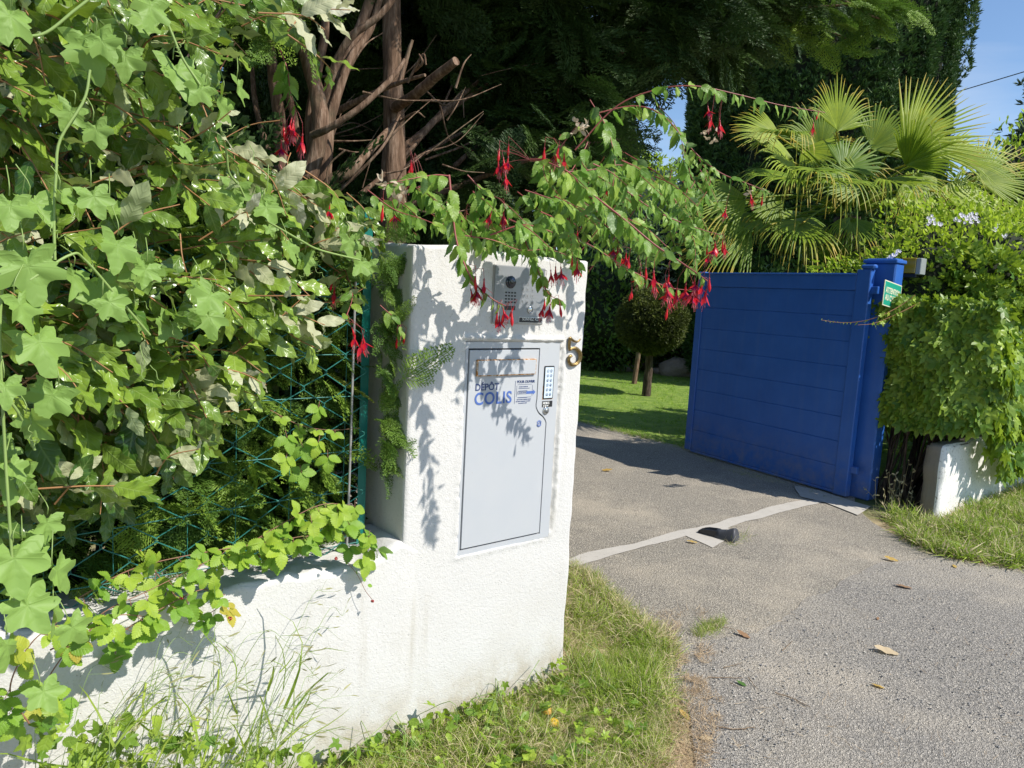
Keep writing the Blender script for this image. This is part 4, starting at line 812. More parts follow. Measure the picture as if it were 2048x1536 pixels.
mb = MB()
def br3(pts, r0, r1, n=18, mbx=None): tube(mbx or mb, spl([DP(*q) for q in pts], n), np.linspace(r0, r1, n), 9, noise=.12)
br3([(790, 215, 3.35), (830, 190, 3.2), (870, 155, 3.1), (912, 122, 3.0)], .025, .018)      # sawn stub
br3([(660, 230, 3.3), (740, 190, 3.2), (800, 165, 3.1), (850, 150, 3.0)], .016, .006); br3([(800, 165, 3.1), (815, 110, 3.1), (825, 80, 3.1)], .012, .006); br3([(830, 140, 3.05), (845, 125, 3.0), (838, 108, 3.0)], .008, .003); br3([(815, 165, 3.05), (845, 110, 3.0), (852, 130, 3.0)], .006, .004)
for pts, r in [([(790, 330, 3.45), (880, 230, 3.6), (960, 160, 3.9)], .03), ([(800, 300, 3.45), (900, 220, 3.7), (1000, 150, 4.)], .022), ([(790, 350, 3.5), (860, 300, 3.7), (990, 230, 4.2)], .02), ([(720, 390, 3.3), (800, 320, 3.4), (870, 240, 3.6), (905, 170, 3.8)], .016), ([(850, 320, 3.6), (930, 290, 3.7), (1000, 250, 3.9), (1030, 225, 3.9)], .008), ([(790, 250, 3.3), (830, 225, 3.2), (850, 235, 3.2)], .008), ([(700, 350, 3.2), (760, 280, 3.2), (830, 200, 3.2)], .006), ([(925, 180, 3.6), (928, 235, 3.6)], .006), ([(850, 180, 3.5), (890, 210, 3.5), (925, 180, 3.6)], .006), ([(1140, 170, 4.2), (1250, 100, 4.), (1290, 60, 4.)], .02), ([(900, 340, 3.8), (960, 290, 3.9), (1050, 240, 4.1)], .02), ([(880, 210, 3.4), (900, 280, 3.5), (940, 300, 3.6)], .006)]: br3(pts, r * .75, r * .3)
for _ in range(34):
    x, y, dd_ = rng.uniform(640, 960), rng.uniform(150, 420), rng.uniform(2.9, 3.7); a = rng.uniform(-.2, 1.3); l_ = rng.uniform(60, 170); br3([(x, y, dd_), (x + l_ * .5 * math.cos(a), y - l_ * .5 * math.sin(a) + rng.uniform(-18, 18), dd_), (x + l_ * math.cos(a), y - l_ * math.sin(a), dd_ + .1)], rng.uniform(.002, .006), .0012, 12)
lv = LV(); lvl = LV()
trunkzone = [(480, 60), (560, 60), (640, -60), (830, -60), (860, 90), (930, 110), (930, 250), (860, 330), (740, 440), (600, 520), (480, 400)]
skywin = [(1262, 128), (1330, 118), (1395, 112), (1400, 175), (1372, 255), (1368, 330), (1250, 350), (1240, 230)]
def cull(p):
    x, y, k = proj(p); front = k < 4.6; r = inpoly(x, y, trunkzone) & (k < 3.9) & (y > -60); r |= inpoly(x, y, skywin)
    r |= (y > -20) & (x > 1395) & (y > np.interp(x, [1395, 1450, 1520, 1600, 1660], [140, 140, 100, 40, -30])); r |= (y > -30) & (x > 1660)
    r |= (y > -20) & (x > 1150) & (y > np.interp(x, [1150, 1250, 1262, 1395], [420, 330, 150, 150])) & (k < 7)
    r |= (x > 940) & (y > 380) & (k < 5); return r
# boughs: radiate from the trunk, drooping at the tips
nb_ = 150
for i in range(nb_):
    z0 = rng.uniform(1.9, 6.2); az = rng.uniform(-.9, math.pi + .9) if z0 < 2.9 else rng.uniform(-math.pi, math.pi); L_ = rng.uniform(1.5, 3.4) * (1.15 - z0 / 14)
    d = np.array([math.cos(az), math.sin(az), .25]);
    if d[1] < 0: L_ = min(L_, 0.75 / max(-d[1], .25))
    a = np.array([T0[0], 3.42, z0]); pth = spl([a, a + d * L_ * .5 + Z * .10, a + d * L_ - Z * rng.uniform(.0, .35)], 14)
    bad = cull(pth)
    if bad.any(): pth = spl(pth[:max(2, int(np.argmax(bad)))], 14) if np.argmax(bad) > 1 else None
    if pth is None: continue
    if z0 > 2.9 or rng.random() < .25: tube(mb, pth, np.linspace(.018, .004, 14), 5)
    k = int(L_ * (34 if z0 < 4.2 else 18)); t = rng.uniform(.15, 1, k); p = np.stack([np.interp(t, np.linspace(0, 1, 14), pth[:, j]) for j in range(3)], 1) + rv(k) * [.10, .10, .13]
    dd = unit(np.outer(np.ones(k), d) + rv(k) * .65 - Z * rng.uniform(.1, .8, k)[:, None])
    if z0 < 4.2: cspray(lv, p, dd, rng.uniform(.16, .30, k))
    else: cspray(lv, p, dd, rng.uniform(.3, .5, k), PCL)
# in-view canopy body: layers of hanging sprays behind the trunk and to the right
for poly, n, d0, d1, s0, s1 in [([(820, -60), (1480, -60), (1470, 120), (1380, 125), (1250, 170), (1225, 330), (1120, 400), (950, 370), (860, 300), (930, 130), (840, 60)], 1500, 3.7, 5.6, .2, .38), ([(1250, -60), (1700, -60), (1600, 30), (1500, 70), (1450, 130), (1400, 110), (1250, 110)], 420, 4.3, 5.6, .2, .34), ([(480, -60), (840, -60), (930, 120), (940, 300), (900, 420), (700, 560), (480, 480)], 600, 4.4, 5.8, .3, .45), ([(560, 380), (1180, 380), (1180, 560), (560, 560)], 420, 3.6, 4.8, .25, .4)]:
    q = samp(poly, n); p = np.array([DP(x, y, rng.uniform(d0, d1)) for x, y in q]); cspray(lv, p, unit(rv(n) * .55 + [.5, -.35, -.35]), rng.uniform(s0, s1, n), rlo=0, rhi=.8)
# outer boughs at top right, sunlight put into a spray colour brighter towards the tips
for pts in [[(1350, -30, 4.6), (1500, 20, 4.5), (1650, 60, 4.4), (1720, 90, 4.3)], [(1400, -40, 4.5), (1560, 10, 4.4), (1700, 10, 4.3), (1790, 5, 4.2)], [(1480, 0, 4.6), (1560, 40, 4.5), (1630, 70, 4.4)], [(1500, -40, 4.4), (1640, -20, 4.3), (1740, 30, 4.2), (1780, 40, 4.2)]]:
    pth = spl([DP(*q) for q in pts], 16); tube(mb, pth, np.linspace(.01, .003, 16), 5); T = unit(np.gradient(pth, axis=0)); k = 20; t = rng.uniform(.1, 1, k); i = (t * 15).astype(int)
    p = pth[i] + rv(k) * .05; lvl.add(PC, p, unit(T[i] + rv(k) * .5 - Z * .15), Z + rv(k) * .4, rng.uniform(.14, .24, k), rng.uniform(0, .97, k) * np.clip(t + .3, 0, 1))
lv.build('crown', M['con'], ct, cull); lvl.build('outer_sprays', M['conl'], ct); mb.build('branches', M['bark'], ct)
# multi-stem conifer on the left, inside the bush
c2 = thing('multi_stem_conifer', np.array([-1.0, 3.1, 0]), 'several bare reddish conifer stems leaning together between the bush and the tall trunk', 'tree'); ORG[c2.name] = np.array(c2.location)
for pts, r in [([(560, 700, 2.9), (590, 430, 2.9), (625, 330, 2.9), (640, 220, 2.9), (600, 60, 2.95), (590, -60, 3.)], .042), ([(640, 640, 3.), (640, 420, 3.), (650, 330, 3.), (665, 200, 3.05), (720, 60, 3.1), (760, -60, 3.1)], .036), ([(620, 560, 3.), (650, 380, 2.95), (700, 345, 2.95), (730, 310, 3.), (800, 240, 3.3)], .026), ([(625, 270, 2.85), (660, 255, 2.8), (720, 215, 2.8), (780, 160, 2.85), (810, 120, 2.9)], .015), ([(540, 720, 3.), (560, 430, 3.1), (560, 260, 3.1), (540, 100, 3.1), (520, -60, 3.1)], .034), ([(640, 220, 2.95), (690, 90, 2.9), (760, 30, 2.9), (800, -20, 2.9)], .018), ([(655, 250, 3.0), (700, 120, 3.05), (740, 60, 3.1), (770, -40, 3.1)], .020), ([(590, 430, 3.0), (520, 250, 3.1), (500, 100, 3.2)], .016), ([(660, 400, 2.9), (760, 300, 2.9), (800, 230, 3.)], .007), ([(655, 380, 2.9), (665, 430, 2.85), (690, 470, 2.85)], .005), ([(690, 300, 2.9), (655, 340, 2.9), (660, 420, 2.9)], .004), ([(620, 500, 3.05), (600, 300, 3.1), (560, 150, 3.1), (470, 40, 3.1)], .02), ([(650, 420, 3.05), (620, 250, 3.1), (650, 60, 3.1), (640, -60, 3.1)], .025)]:
    p = [np.array(DP(*q)) for q in pts]
    mb = MB(); tube(mb, spl(p, 30), np.linspace(r, r * .55, 30), 12, noise=.14); mb.build('stem', M['bark'], c2)
for k in range(5):
    p = DP(560 + 25 * k, 560, 3.0); mb = MB(); tube(mb, [np.array([p[0], p[1], 0]), p], .045, 10, noise=.1); mb.build('stem', M['bark'], c2)
lv = LV(); lv2 = LV()
q = samp([(420, -40), (620, -40), (600, 60), (560, 100), (430, 80)], 60); p = np.array([DP(x, y, rng.uniform(2.6, 3.)) for x, y in q]); lv2.add(PC, p, unit(rv(60) * .5 + [.3, -.6, -.2]), Z + rv(60) * .5, .17, rng.uniform(.1, .9, 60))
n = 380; p = np.array([W(rng.uniform(-3.6, -1.), rng.uniform(-1.7, -1.0), rng.uniform(0, 4.5)) for _ in range(n)]); cspray(lv, p, unit(rv(n) * .6 + N * .6), rng.uniform(.35, .6, n), PCL, rhi=.5)
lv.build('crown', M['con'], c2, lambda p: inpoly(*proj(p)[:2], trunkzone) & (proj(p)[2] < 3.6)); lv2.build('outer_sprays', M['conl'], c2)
# conifer hedge pressed behind the wire
ch = thing('conifer_hedge', W(-1.5, -.6, 0), 'green conifer hedge pressed against the back of the wire fence and the pillar', 'hedge'); ORG[ch.name] = np.array(ch.location)
lv = LV(); n = 1500
u = rng.uniform(-2.6, -.80, n); z = rng.uniform(.45, 1.75, n); w = -.16 - np.abs(rng.normal(0, .22, n)); p = P0 + np.outer(u, U) + np.outer(w, N) + np.outer(z, Z)
lv.add(PC, p, unit(rv(n) * .55 + N * .55 + U * .35 - Z * .2), unit(SUNU + Z * .4) + rv(n) * .4, rng.uniform(.10, .19, n), rng.uniform(0, 1, n) ** 1.6 * (w > -.42) + .0, 0)  # deeper sprays drop to the darkest tint, shade painted by depth
n = 700; u = rng.uniform(-2.8, -.80, n); z = rng.uniform(.2, 1.9, n); w = rng.uniform(-.9, -.45, n); p = P0 + np.outer(u, U) + np.outer(w, N) + np.outer(z, Z); lv.add(PCL, p, unit(rv(n) * .6 + N * .5), Z + rv(n), rng.uniform(.25, .4, n), rng.uniform(0, .4, n), 1)  # backing sprays in the dark copy of the material, painting the hedge's inner shade
lv3 = LV()
# sprays hugging the pillar side and poking past it
q = [(x, y, s) for x, y, s in [(770, 560, .10), (775, 620, .12), (765, 680, .13), (790, 600, .09), (770, 740, .14), (775, 800, .13), (780, 850, .13), (765, 880, .13), (760, 930, .12), (800, 745, .12), (770, 510, .10), (760, 600, .1), (765, 980, .10), (780, 700, .12)]]
for x, y, s in [(764 + rng.uniform(-12, 26) * (1 - (y - 480) / 700), y, rng.uniform(.07, .13)) for y in rng.uniform(470, 930, 80)]:
    pp_ = WP(x, y, rng.uniform(-.16, -.05)); lv3.add(PC, pp_, unit(U * rng.uniform(.0, .8) - Z * rng.uniform(-.6, .9) + N * .5 + rv() * .2), SUNU + N + rv() * .4, s, rng.uniform(0, .4), 0)
for x, y, s in q[:0]:
    for j in range(5): pp_ = WP(x - 2 + rng.uniform(-8, 10), y + rng.uniform(-25, 25), -.09 + rng.uniform(-.03, .03)); lv.add(PC, pp_, unit(U * rng.uniform(-.3, .6) - Z * rng.uniform(-.5, .8) + N * .5 + rv() * .2), SUNU + N + rv() * .4, s * .85, rng.uniform(0, .5), 0)
lv3.add(PC, WP(800, 760, .01), unit(WP(905, 700, .10) - WP(800, 760, .01)), N + SUNU * .5, .19, .5, 0); lv3.add(PC, WP(790, 640, -.01), unit(WP(830, 605, .05) - WP(790, 640, -.01)), N + SUNU * .5, .09, .4, 0)
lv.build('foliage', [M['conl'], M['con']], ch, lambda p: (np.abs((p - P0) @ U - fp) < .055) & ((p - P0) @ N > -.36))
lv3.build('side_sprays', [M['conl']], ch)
mb = MB()
for k in range(26):
    a = W(rng.uniform(-2.5, -.85), rng.uniform(-.9, -.45), 0); tube(mb, spl([a, a + rv() * .12 + Z * .8, a + rv() * .25 + Z * 1.7], 12), np.linspace(.016, .006, 12), 6, noise=.15)
mb.build('stems', M['darkbark'], ch)
# ------------------------------------------------------------------ fuchsia arching over the pillar
fu = thing('fuchsia_bush', W(-.2, -.55, 0), 'fuchsia bush arching over the pillar with hanging red flowers', 'bush'); ORG[fu.name] = np.array(fu.location)
lv = LV(); st = MB(); flp = []
def fbr(pts, ws, r=.0028, sp=.036, sz=.062, start=.05, face=None, tips=True, w3=2, rlo=0., rhi=.96):
    path = spl(pxs(pts, ws), 34); tube(st, path, np.linspace(r, r * .45, 34), 6); on_path(lv, PF, path, sp * .92, sz * 1.10, start, 1.0, .95, face if face is not None else unit(N * .8 + SUNU * .6), w3, 0, rlo, rhi, .55, .5); return path
BR = {}
BR['A'] = fbr([(900, 352), (870, 350), (820, 358), (770, 368)], [.26, .30], .002, .030, .052)
BR['B'] = fbr([(898, 350), (905, 420), (915, 490), (945, 560), (985, 598), (1012, 612)], [.26, .30, .36, .40], .0036, .032, .060)
BR['C'] = fbr([(935, 350), (970, 385), (1000, 398), (1012, 415)], [.16, .24], .002, .04, .05)
BR['D'] = fbr([(1060, 320), (1110, 325), (1180, 385), (1250, 440), (1310, 490), (1370, 530), (1415, 562)], [.30, .44, .56, .66, .76], .0042, .034, .062)
BR['E'] = fbr([(1100, 345), (1112, 310), (1135, 275), (1160, 245)], [.40, .46], .0024, .03, .05)
BR['F'] = fbr([(1040, 455), (1062, 510), (1080, 550), (1098, 588), (1125, 602)], [.12, .16, .20], .0022, .024, .058)
BR['G'] = fbr([(1150, 300), (1230, 215), (1310, 180), (1390, 172), (1480, 190), (1560, 210), (1650, 225)], [-.1, .2, .4], .003, .05, .06, .25)
BR['H'] = fbr([(1180, 230), (1270, 212), (1330, 235), (1390, 305), (1440, 345), (1490, 365), (1540, 385)], [-.2, .1, .3], .003, .034, .062, .1)
BR['I'] = fbr([(1250, 380), (1300, 415), (1350, 440), (1400, 458), (1440, 470)], [.2, .4], .0026, .034, .056)
BR['J'] = fbr([(980, 470), (1050, 450), (1120, 470), (1180, 490), (1260, 540), (1340, 575), (1395, 580)], [.2, .5], .0026, .030, .050)
BR['K'] = fbr([(560, 100), (575, 140), (580, 180), (590, 215)], [-.0, .05], .002, .026, .06)
BR['L'] = fbr([(1120, 345), (1180, 340), (1240, 330), (1290, 345), (1320, 390)], [.3, .4], .002, .032, .05)
BR['M'] = fbr([(560, 330), (580, 370), (600, 400)], [.0, .05], .002, .022, .06); BR['N'] = fbr([(735, 380), (790, 420), (850, 440), (920, 470)], [.0, .16], .002, .03, .05)
BR['O'] = fbr([(920, 470), (985, 480), (1040, 500), (1100, 500), (1160, 520)], [.14, .26], .002, .022, .05)
BR['P'] = fbr([(1180, 200), (1215, 260), (1230, 330), (1220, 400)], [-.2, .05], .0026, .028, .075, rhi=.5); BR['Q'] = fbr([(1240, 300), (1290, 330), (1330, 360), (1350, 400)], [-.3, .0], .0026, .05, .06, rhi=.5)
BR['R'] = fbr([(1310, 205), (1350, 250), (1372, 310)], [-.3, .0], .002, .07, .06, rhi=.5); BR['S'] = fbr([(1050, 380), (1110, 400), (1170, 420), (1230, 470), (1240, 520)], [.15, .35], .002, .028, .06)
BR['T'] = fbr([(690, 640), (705, 590), (690, 540)], [.06, .02], .0018, .03, .045); BR['V'] = fbr([(760, 610), (800, 650), (800, 690)], [-.02, .03], .0016, .03, .04)
for a, b in zip(rng.uniform([1090, 200], [1400, 450], (38, 2)), rng.uniform(.02, .12, 38)):      # background sprays of the same bush
    if a[0] > 1190 and a[1] < 300: continue
    fbr([(a[0], a[1]), (a[0] + rng.uniform(-20, 40), a[1] + 45), (a[0] + rng.uniform(-10, 60), a[1] + 100)], [rng.uniform(-.55, .1), rng.uniform(-.4, .2)], .002, .040, .062, rhi=.6)
for a in rng.uniform([1010, 320], [1340, 450], (12, 2)): fbr([(a[0], a[1]), (a[0] + 40, a[1] + 20), (a[0] + 85, a[1] + 60)], [rng.uniform(.2, .5), rng.uniform(.3, .62)], .002, .034, .058)
for a in rng.uniform([760, 370], [1240, 460], (34, 2)): fbr([(a[0], a[1] - 10), (a[0] + 25, a[1] + 10), (a[0] + 60, a[1] + 45)], [rng.uniform(-.4, -.05), rng.uniform(-.2, .08)], .002, .036, .058, rhi=.7)
for k in range(9):      # woody base stems rising behind the pillar
    a = W(-.2 + rng.uniform(-.3, .3), -.6 + rng.uniform(-.1, .1), 0); b = WP(rng.uniform(900, 1300), rng.uniform(400, 470), rng.uniform(-.3, -.1)); tube(st, spl([a, a * .5 + b * .5 + Z * .15 - N * .2, b], 16), np.linspace(.008, .002, 16), 7)
# dried leaf clusters
for x, y, w in [(1160, 243, .46), (1150, 262, .46), (1172, 255, .45), (790, 375, .30), (800, 385, .3), (770, 365, .3), (1430, 275, .2), (1410, 265, .2), (1500, 385, .3)]:
    k = 7; lv.add(PF, WP(x, y, w) + rv(k) * .008, unit(rv(k) - Z * .4), rv(k), .024, .5, 1)
lv.build('foliage', [M['fuc'], leafmat('withered_leaf', (.45, .36, .26), (.62, .52, .38), rough=.7, trans=.2)], fu)
# flowers: four master meshes, copied
def flower(op, s=1.0, seed=0):
    r = np.random.default_rng(seed); mb = MB(); O = np.zeros(3)
    def T(y, rad, m, sides=8, x=None): tube(mb, np.array([[0, 0, -q] for q in y]) + (0 if x is None else x), rad, sides, r.random(), m)
    tube(mb, np.array([[0, 0, 0], [.001, 0, -.010], [.002, .001, -.022]]) * s, .0006 * s, 5, .2, 3)
    o = np.array([.002, .001, -.022]) * s
    T(np.array([0, .003, .006]) * s, np.array([.0013, .0022, .0016]) * s, 3, 8, o)
    if not op:
        T(np.array([.006, .012, .020, .027, .033, .037]) * s, np.array([.0016, .0022, .0036, .0040, .0024, .0005]) * s, 0, 9, o)
    else:
        T(np.array([.006, .011, .016, .020]) * s, np.array([.0016, .0021, .0028, .0034]) * s, 0, 9, o); b = o + np.array([0, 0, -.019]) * s
        for k in range(4):
            a = k * math.pi / 2 + .3; e = np.array([math.cos(a), math.sin(a), 0]); dd = unit(e * op + np.array([0, 0, -1.])); V, Fq, Lv = blade(6, .17, .4, .8, .6, .2, -.35, cols=1)
            A = fr(dd[None], (np.cross(np.cross(dd, e), dd) + e * .6 + Z)[None])[0] * .027 * s; mb.add(V @ A + b + e * .002 * s, Fq, Lv, r.random(), 0)
            A = fr(unit(e * .22 - Z)[None], e[None])[0] * .018 * s; mb.add(V * [1.7, 1, 1] @ A + b + e * .0008 * s, Fq, Lv, r.random(), 1)
        for k in range(6):
            a = k * 1.05; e = np.array([math.cos(a), math.sin(a), 0]); L_ = r.uniform(.022, .034) * s; tube(mb, np.array([b, b + e * .003 * s - Z * L_ * .5, b + e * .006 * s - Z * L_]), .00045 * s, 4, .5, 2); tube(mb, np.array([b + e * .006 * s - Z * L_, b + e * .0062 * s - Z * (L_ + .0022 * s)]), .0009 * s, 4, .5, 3)
        tube(mb, np.array([b, b - Z * .040 * s]), .0005 * s, 4, .5, 2)
    return mb
M['fped'] = plain('dark_red_pedicel', (.28, .03, .04), .45)
protos = []
for op, sd_ in ((0, 1), (.9, 2), (.45, 3), (.25, 4)): 
    q_ = flower(op, 1., sd_); q_.v = [a + ORG[fu.name] for a in q_.v]
    o = q_.build('flower', [M['fred'], M['fpur'], M['fpink'], M['fped']], fu); protos.append(o)
FL = [(560, 225, 0), (572, 240, 1), (583, 215, 2), (590, 235, 1), (598, 225, 2), (605, 250, 3), (565, 265, 1), (668, 545, 0), (672, 555, 2), (700, 640, 0), (706, 650, 2), (722, 655, 1), (728, 665, 2), (798, 660, 0), (808, 655, 0), (655, 385, 0), (660, 390, 2), (765, 385, 0), (784, 400, 1), (823, 300, 0), (828, 315, 2), (840, 310, 3), (992, 300, 2), (1000, 280, 0), (1006, 305, 3), (1016, 275, 0), (1018, 300, 1), (1010, 330, 2), (990, 410, 2), (1010, 400, 3), (1012, 415, 2), (950, 545, 2), (955, 535, 0), (965, 540, 1), (948, 565, 3), (1000, 612, 1), (1006, 600, 2), (1014, 606, 0), (1022, 602, 0), (995, 605, 0), (1028, 598, 0), (1092, 588, 0), (1096, 592, 2), (1104, 594, 2), (1092, 596, 3), (1116, 590, 0), (1112, 520, 2), (1100, 530, 3), (1094, 545, 2), (1120, 518, 1), (1145, 500, 0), (1154, 505, 2), (1150, 450, 3), (1137, 440, 0), (1143, 445, 2), (1120, 270, 2), (1128, 285, 3), (1092, 275, 0), (1235, 480, 2), (1228, 475, 1), (1243, 490, 0), (1255, 492, 2), (1262, 500, 3), (1285, 525, 1), (1290, 515, 0), (1310, 520, 2), (1305, 545, 3), (1265, 560, 0), (1272, 563, 0), (1340, 535, 1), (1333, 545, 2), (1348, 580, 3), (1340, 570, 1), (1335, 595, 0), (1375, 545, 1), (1384, 550, 3), (1392, 540, 1), (1400, 555, 2), (1408, 545, 1), (1396, 565, 3), (1384, 570, 1), (1412, 560, 2), (1420, 535, 0), (1360, 560, 2), (1420, 475, 0), (1430, 470, 2), (1438, 478, 1), (1444, 465, 0), (1448, 472, 2), (1425, 490, 1), (1420, 200, 1), (1426, 210, 2), (1436, 215, 3), (1440, 225, 2), (1637, 215, 0), (1625, 235, 3), (1500, 375, 3), (1527, 378, 0), (1453, 395, 2), (1210, 350, 2)]
allp = np.concatenate([p for p in BR.values()]); ax_, ay_, ak_ = proj(allp)
st2 = st; cnt = 0
for i, (x, y, kd) in enumerate(FL[:100]):
    j = np.argmin((ax_ - x) ** 2 + (ay_ - (y - 10)) ** 2); kdep = ak_[j]; d = ray(x, y); p = CAM + d * (kdep / (d @ fw)); p = p + rv() * .004
    o = protos[kd] if i in [next(q for q, f_ in enumerate(FL) if f_[2] == kk) for kk in range(4)] else None
    if o is None or '_u' in o: o = protos[kd].copy(); COL.objects.link(o); o.parent = fu
    else: o['_u'] = 1
    o.location = Vector(p - ORG[fu.name]); s = rng.uniform(.95, 1.3); o.scale = (s, s, s); o.rotation_euler = (rng.normal() * .14, rng.normal() * .14, rng.uniform(0, 6.28)); cnt += 1
    if np.linalg.norm(allp[j] - p) < .16: tube(st2, spl([allp[j], (allp[j] + p) / 2 + Z * .004, p], 6), .0006, 4)
for o in protos:
    if '_u' in o: del o['_u']
st.build('stems', M['redstem'], fu)
def blob(lv, c, rad, n, P, size, rlo=0., rhi=1., m=0, lump=.22, up=.2, shell=.35, cl=1.5):
    c = np.array(c, float); rad = np.array(rad, float); d = unit(rv(n)); r = (1 - shell * rng.random(n) ** 1.6) * (1 + lump * fbm(d * rad.mean() + c, cl / rad.mean() * 2, 3, 2)); p = c + d * rad * r[:, None]; k = p[:, 2] > .02; p = p[k]; d = d[k]; n = len(p)
    lv.add(P, p, unit(d + Z * up + rv(n) * .6), d + rv(n) * .7, rng.uniform(.6, 1.2, n) * size, rng.uniform(rlo, rhi, n), m)
# ------------------------------------------------------------------ ivy hedge on the right wall
iv = thing('ivy_hedge', W(5.2, -.4, 0), 'thick green ivy hanging over the low white wall at the right, beside the blue post', 'ivy'); ORG[iv.name] = np.array(iv.location)
lv = LV(); n = 4600
th = rng.uniform(-.75, math.pi * .62, n); t = rng.uniform(0, 1, n) ** 1.15; uu = 4.14 + t * 4.8
bulge = 1 + .24 * fbm(np.c_[uu, th, uu * 0], 1.6, 4, 3)
zt, wr = .62 * bulge, .52 * bulge
z = 1.22 + zt * np.sin(th) * np.where(np.sin(th) < 0, 1.0, 1.) ; w = -.45 + wr * np.cos(th); z = z + .05 * vn(np.c_[uu, w, z], 3.)
low = rng.random(n) < .34; lz = rng.uniform(.12, 1.25, n); lz = np.maximum(lz, np.clip(.86 - (uu - 4.20) * 1.0 + .15 * vn(np.c_[uu, uu * 0, uu * 0], 4.), .22, 1.) + rng.uniform(0, .3, n)); z = np.where(low, lz, z); w = np.where(low, rng.uniform(-.02, .12, n), w)
p = P0 + np.outer(uu, U) + np.outer(w, N) + np.outer(z, Z); on = N * np.cos(th)[:, None] + Z * np.sin(th)[:, None] * .8; on[low] = N
sz = rng.uniform(.085, .155, n); lv.add(PI, p, unit(-Z * 1.0 + on * .25 + rv(n) * .35), unit(on + N * .3 + SUNU * .3) + rv(n) * .42, sz, rng.uniform(0, 1, n) ** 1.5)
# left end face (turned to the drive)
n = 1500; a = rng.uniform(0, 1, n); w = rng.uniform(-1.0, .1, n); z = rng.uniform(.72, 1.72, n); uu = 4.05 + .12 * fbm(np.c_[w, z, z * 0], 2., 3) + .30 * np.abs(w + .45) ** 1.5 + .25 * np.clip(z - 1.35, 0, 1) ** 2 - .1 * np.clip(1.3 - np.abs(z - 1.2), 0, 1)
p = P0 + np.outer(uu, U) + np.outer(w, N) + np.outer(z, Z); lv.add(PI, p, unit(-Z - U * .3 + rv(n) * .3), unit(-U + N * .6 + rv(n) * .35), rng.uniform(.08, .14, n), rng.uniform(0, .9, n))
n = 2600; uu = rng.uniform(4.4, 8.6, n); w = rng.uniform(-.95, -.02, n); z = rng.uniform(.6, 1.75, n); p = P0 + np.outer(uu, U) + np.outer(w, N) + np.outer(z, Z); lv.add(PI, p, unit(rv(n) - Z), rv(n) + N, .14, rng.uniform(0, .3, n))
q = DP(1905, 590, 5.75); blob(lv, q, [.45, .34, .18], 1200, PI, .085, lump=.3); q = DP(1960, 560, 5.9); blob(lv, q, [.6, .34, .24], 1300, PI, .085, lump=.3)
lv.build('foliage', M['ivy'], iv, lambda p: ((p[:, 2] > 1.52) & ((p - P0) @ U < sg_u + .11)) | ((p[:, 2] > 1.70) & ((p - P0) @ U < lu0 + .24) & ((p - P0) @ N > lw0 - .25)))
mb = MB()
for k in range(34):
    a = W(4.22 + rng.uniform(-.08, .5), rng.uniform(-.75, -.30), 0); b = a + U * rng.uniform(-.1, .5) + N * rng.uniform(-.1, .2) + Z * rng.uniform(.8, 1.1); tube(mb, spl([a, (a + b) / 2 + rv() * .08, b], 12), np.linspace(rng.uniform(.008, .026), .006, 12), 7, noise=.2)
mb.build('stems', M['darkbark'], iv)
# trailing ivy shoot across the gate
mb = MB(); lv = LV(); pth = spl([DP(x, y, d) for x, y, d in [(1830, 590, 5.3), (1800, 612, 5.3), (1760, 632, 5.3), (1720, 643, 5.35), (1680, 645, 5.4), (1643, 640, 5.4)]], 30); tube(mb, pth, np.linspace(.004, .0015, 30), 5)
pt2 = spl([DP(x, y, d) for x, y, d in [(1840, 605, 5.3), (1800, 625, 5.3), (1750, 646, 5.3), (1716, 650, 5.3)]], 20); tube(mb, pt2, np.linspace(.004, .0015, 20), 5)
mb.build('trailing_shoot', M['rstem'], iv)
for P_ in (pth, pt2):
    k = 20; i = rng.integers(0, len(P_) // 2 + 4, k); lv.add(PI, P_[i], unit(rv(k) * .5 - Z), N + rv(k) * .4, rng.uniform(.025, .055, k), rng.uniform(.5, 1, k))
lv.add(PI, pth[20:], unit(rv(10) * .6 - Z * .5), N + rv(10) * .3, .018, .9); lv.build('shoot_leaves', M['ivy'], iv)
# ------------------------------------------------------------------ leafy blobs
def dome_body(name, c, rad, mat, parent, lump=.2, cl=1.5, k=.8):
    a = np.linspace(0, math.pi, 19); b = np.linspace(0, 2 * math.pi, 30, endpoint=False); A, B = np.meshgrid(a, b, indexing='ij'); d = np.stack([np.sin(A) * np.cos(B), np.sin(A) * np.sin(B), np.cos(A)], -1).reshape(-1, 3)
    r = (1 + lump * fbm(d * np.mean(rad) + c, cl / np.mean(rad) * 2, 3, 2)) * k; v = np.array(c) + d * np.array(rad) * r[:, None]; v[:, 2] = np.maximum(v[:, 2], .0)
    i = np.arange(18)[:, None] * 30; j = np.arange(30)[None]; f = np.stack([i + j, i + 30 + j, i + 30 + (j + 1) % 30, i + (j + 1) % 30], -1).reshape(-1, 4); return MB().add(v, f).build(name, mat, parent)
M['core'] = plain('inner_shade', (.018, .026, .010), .95, var=.4, bmp=.8, bs=20., bd=.03)  # near-black colour of the inner bodies stands in for shade inside the crowns
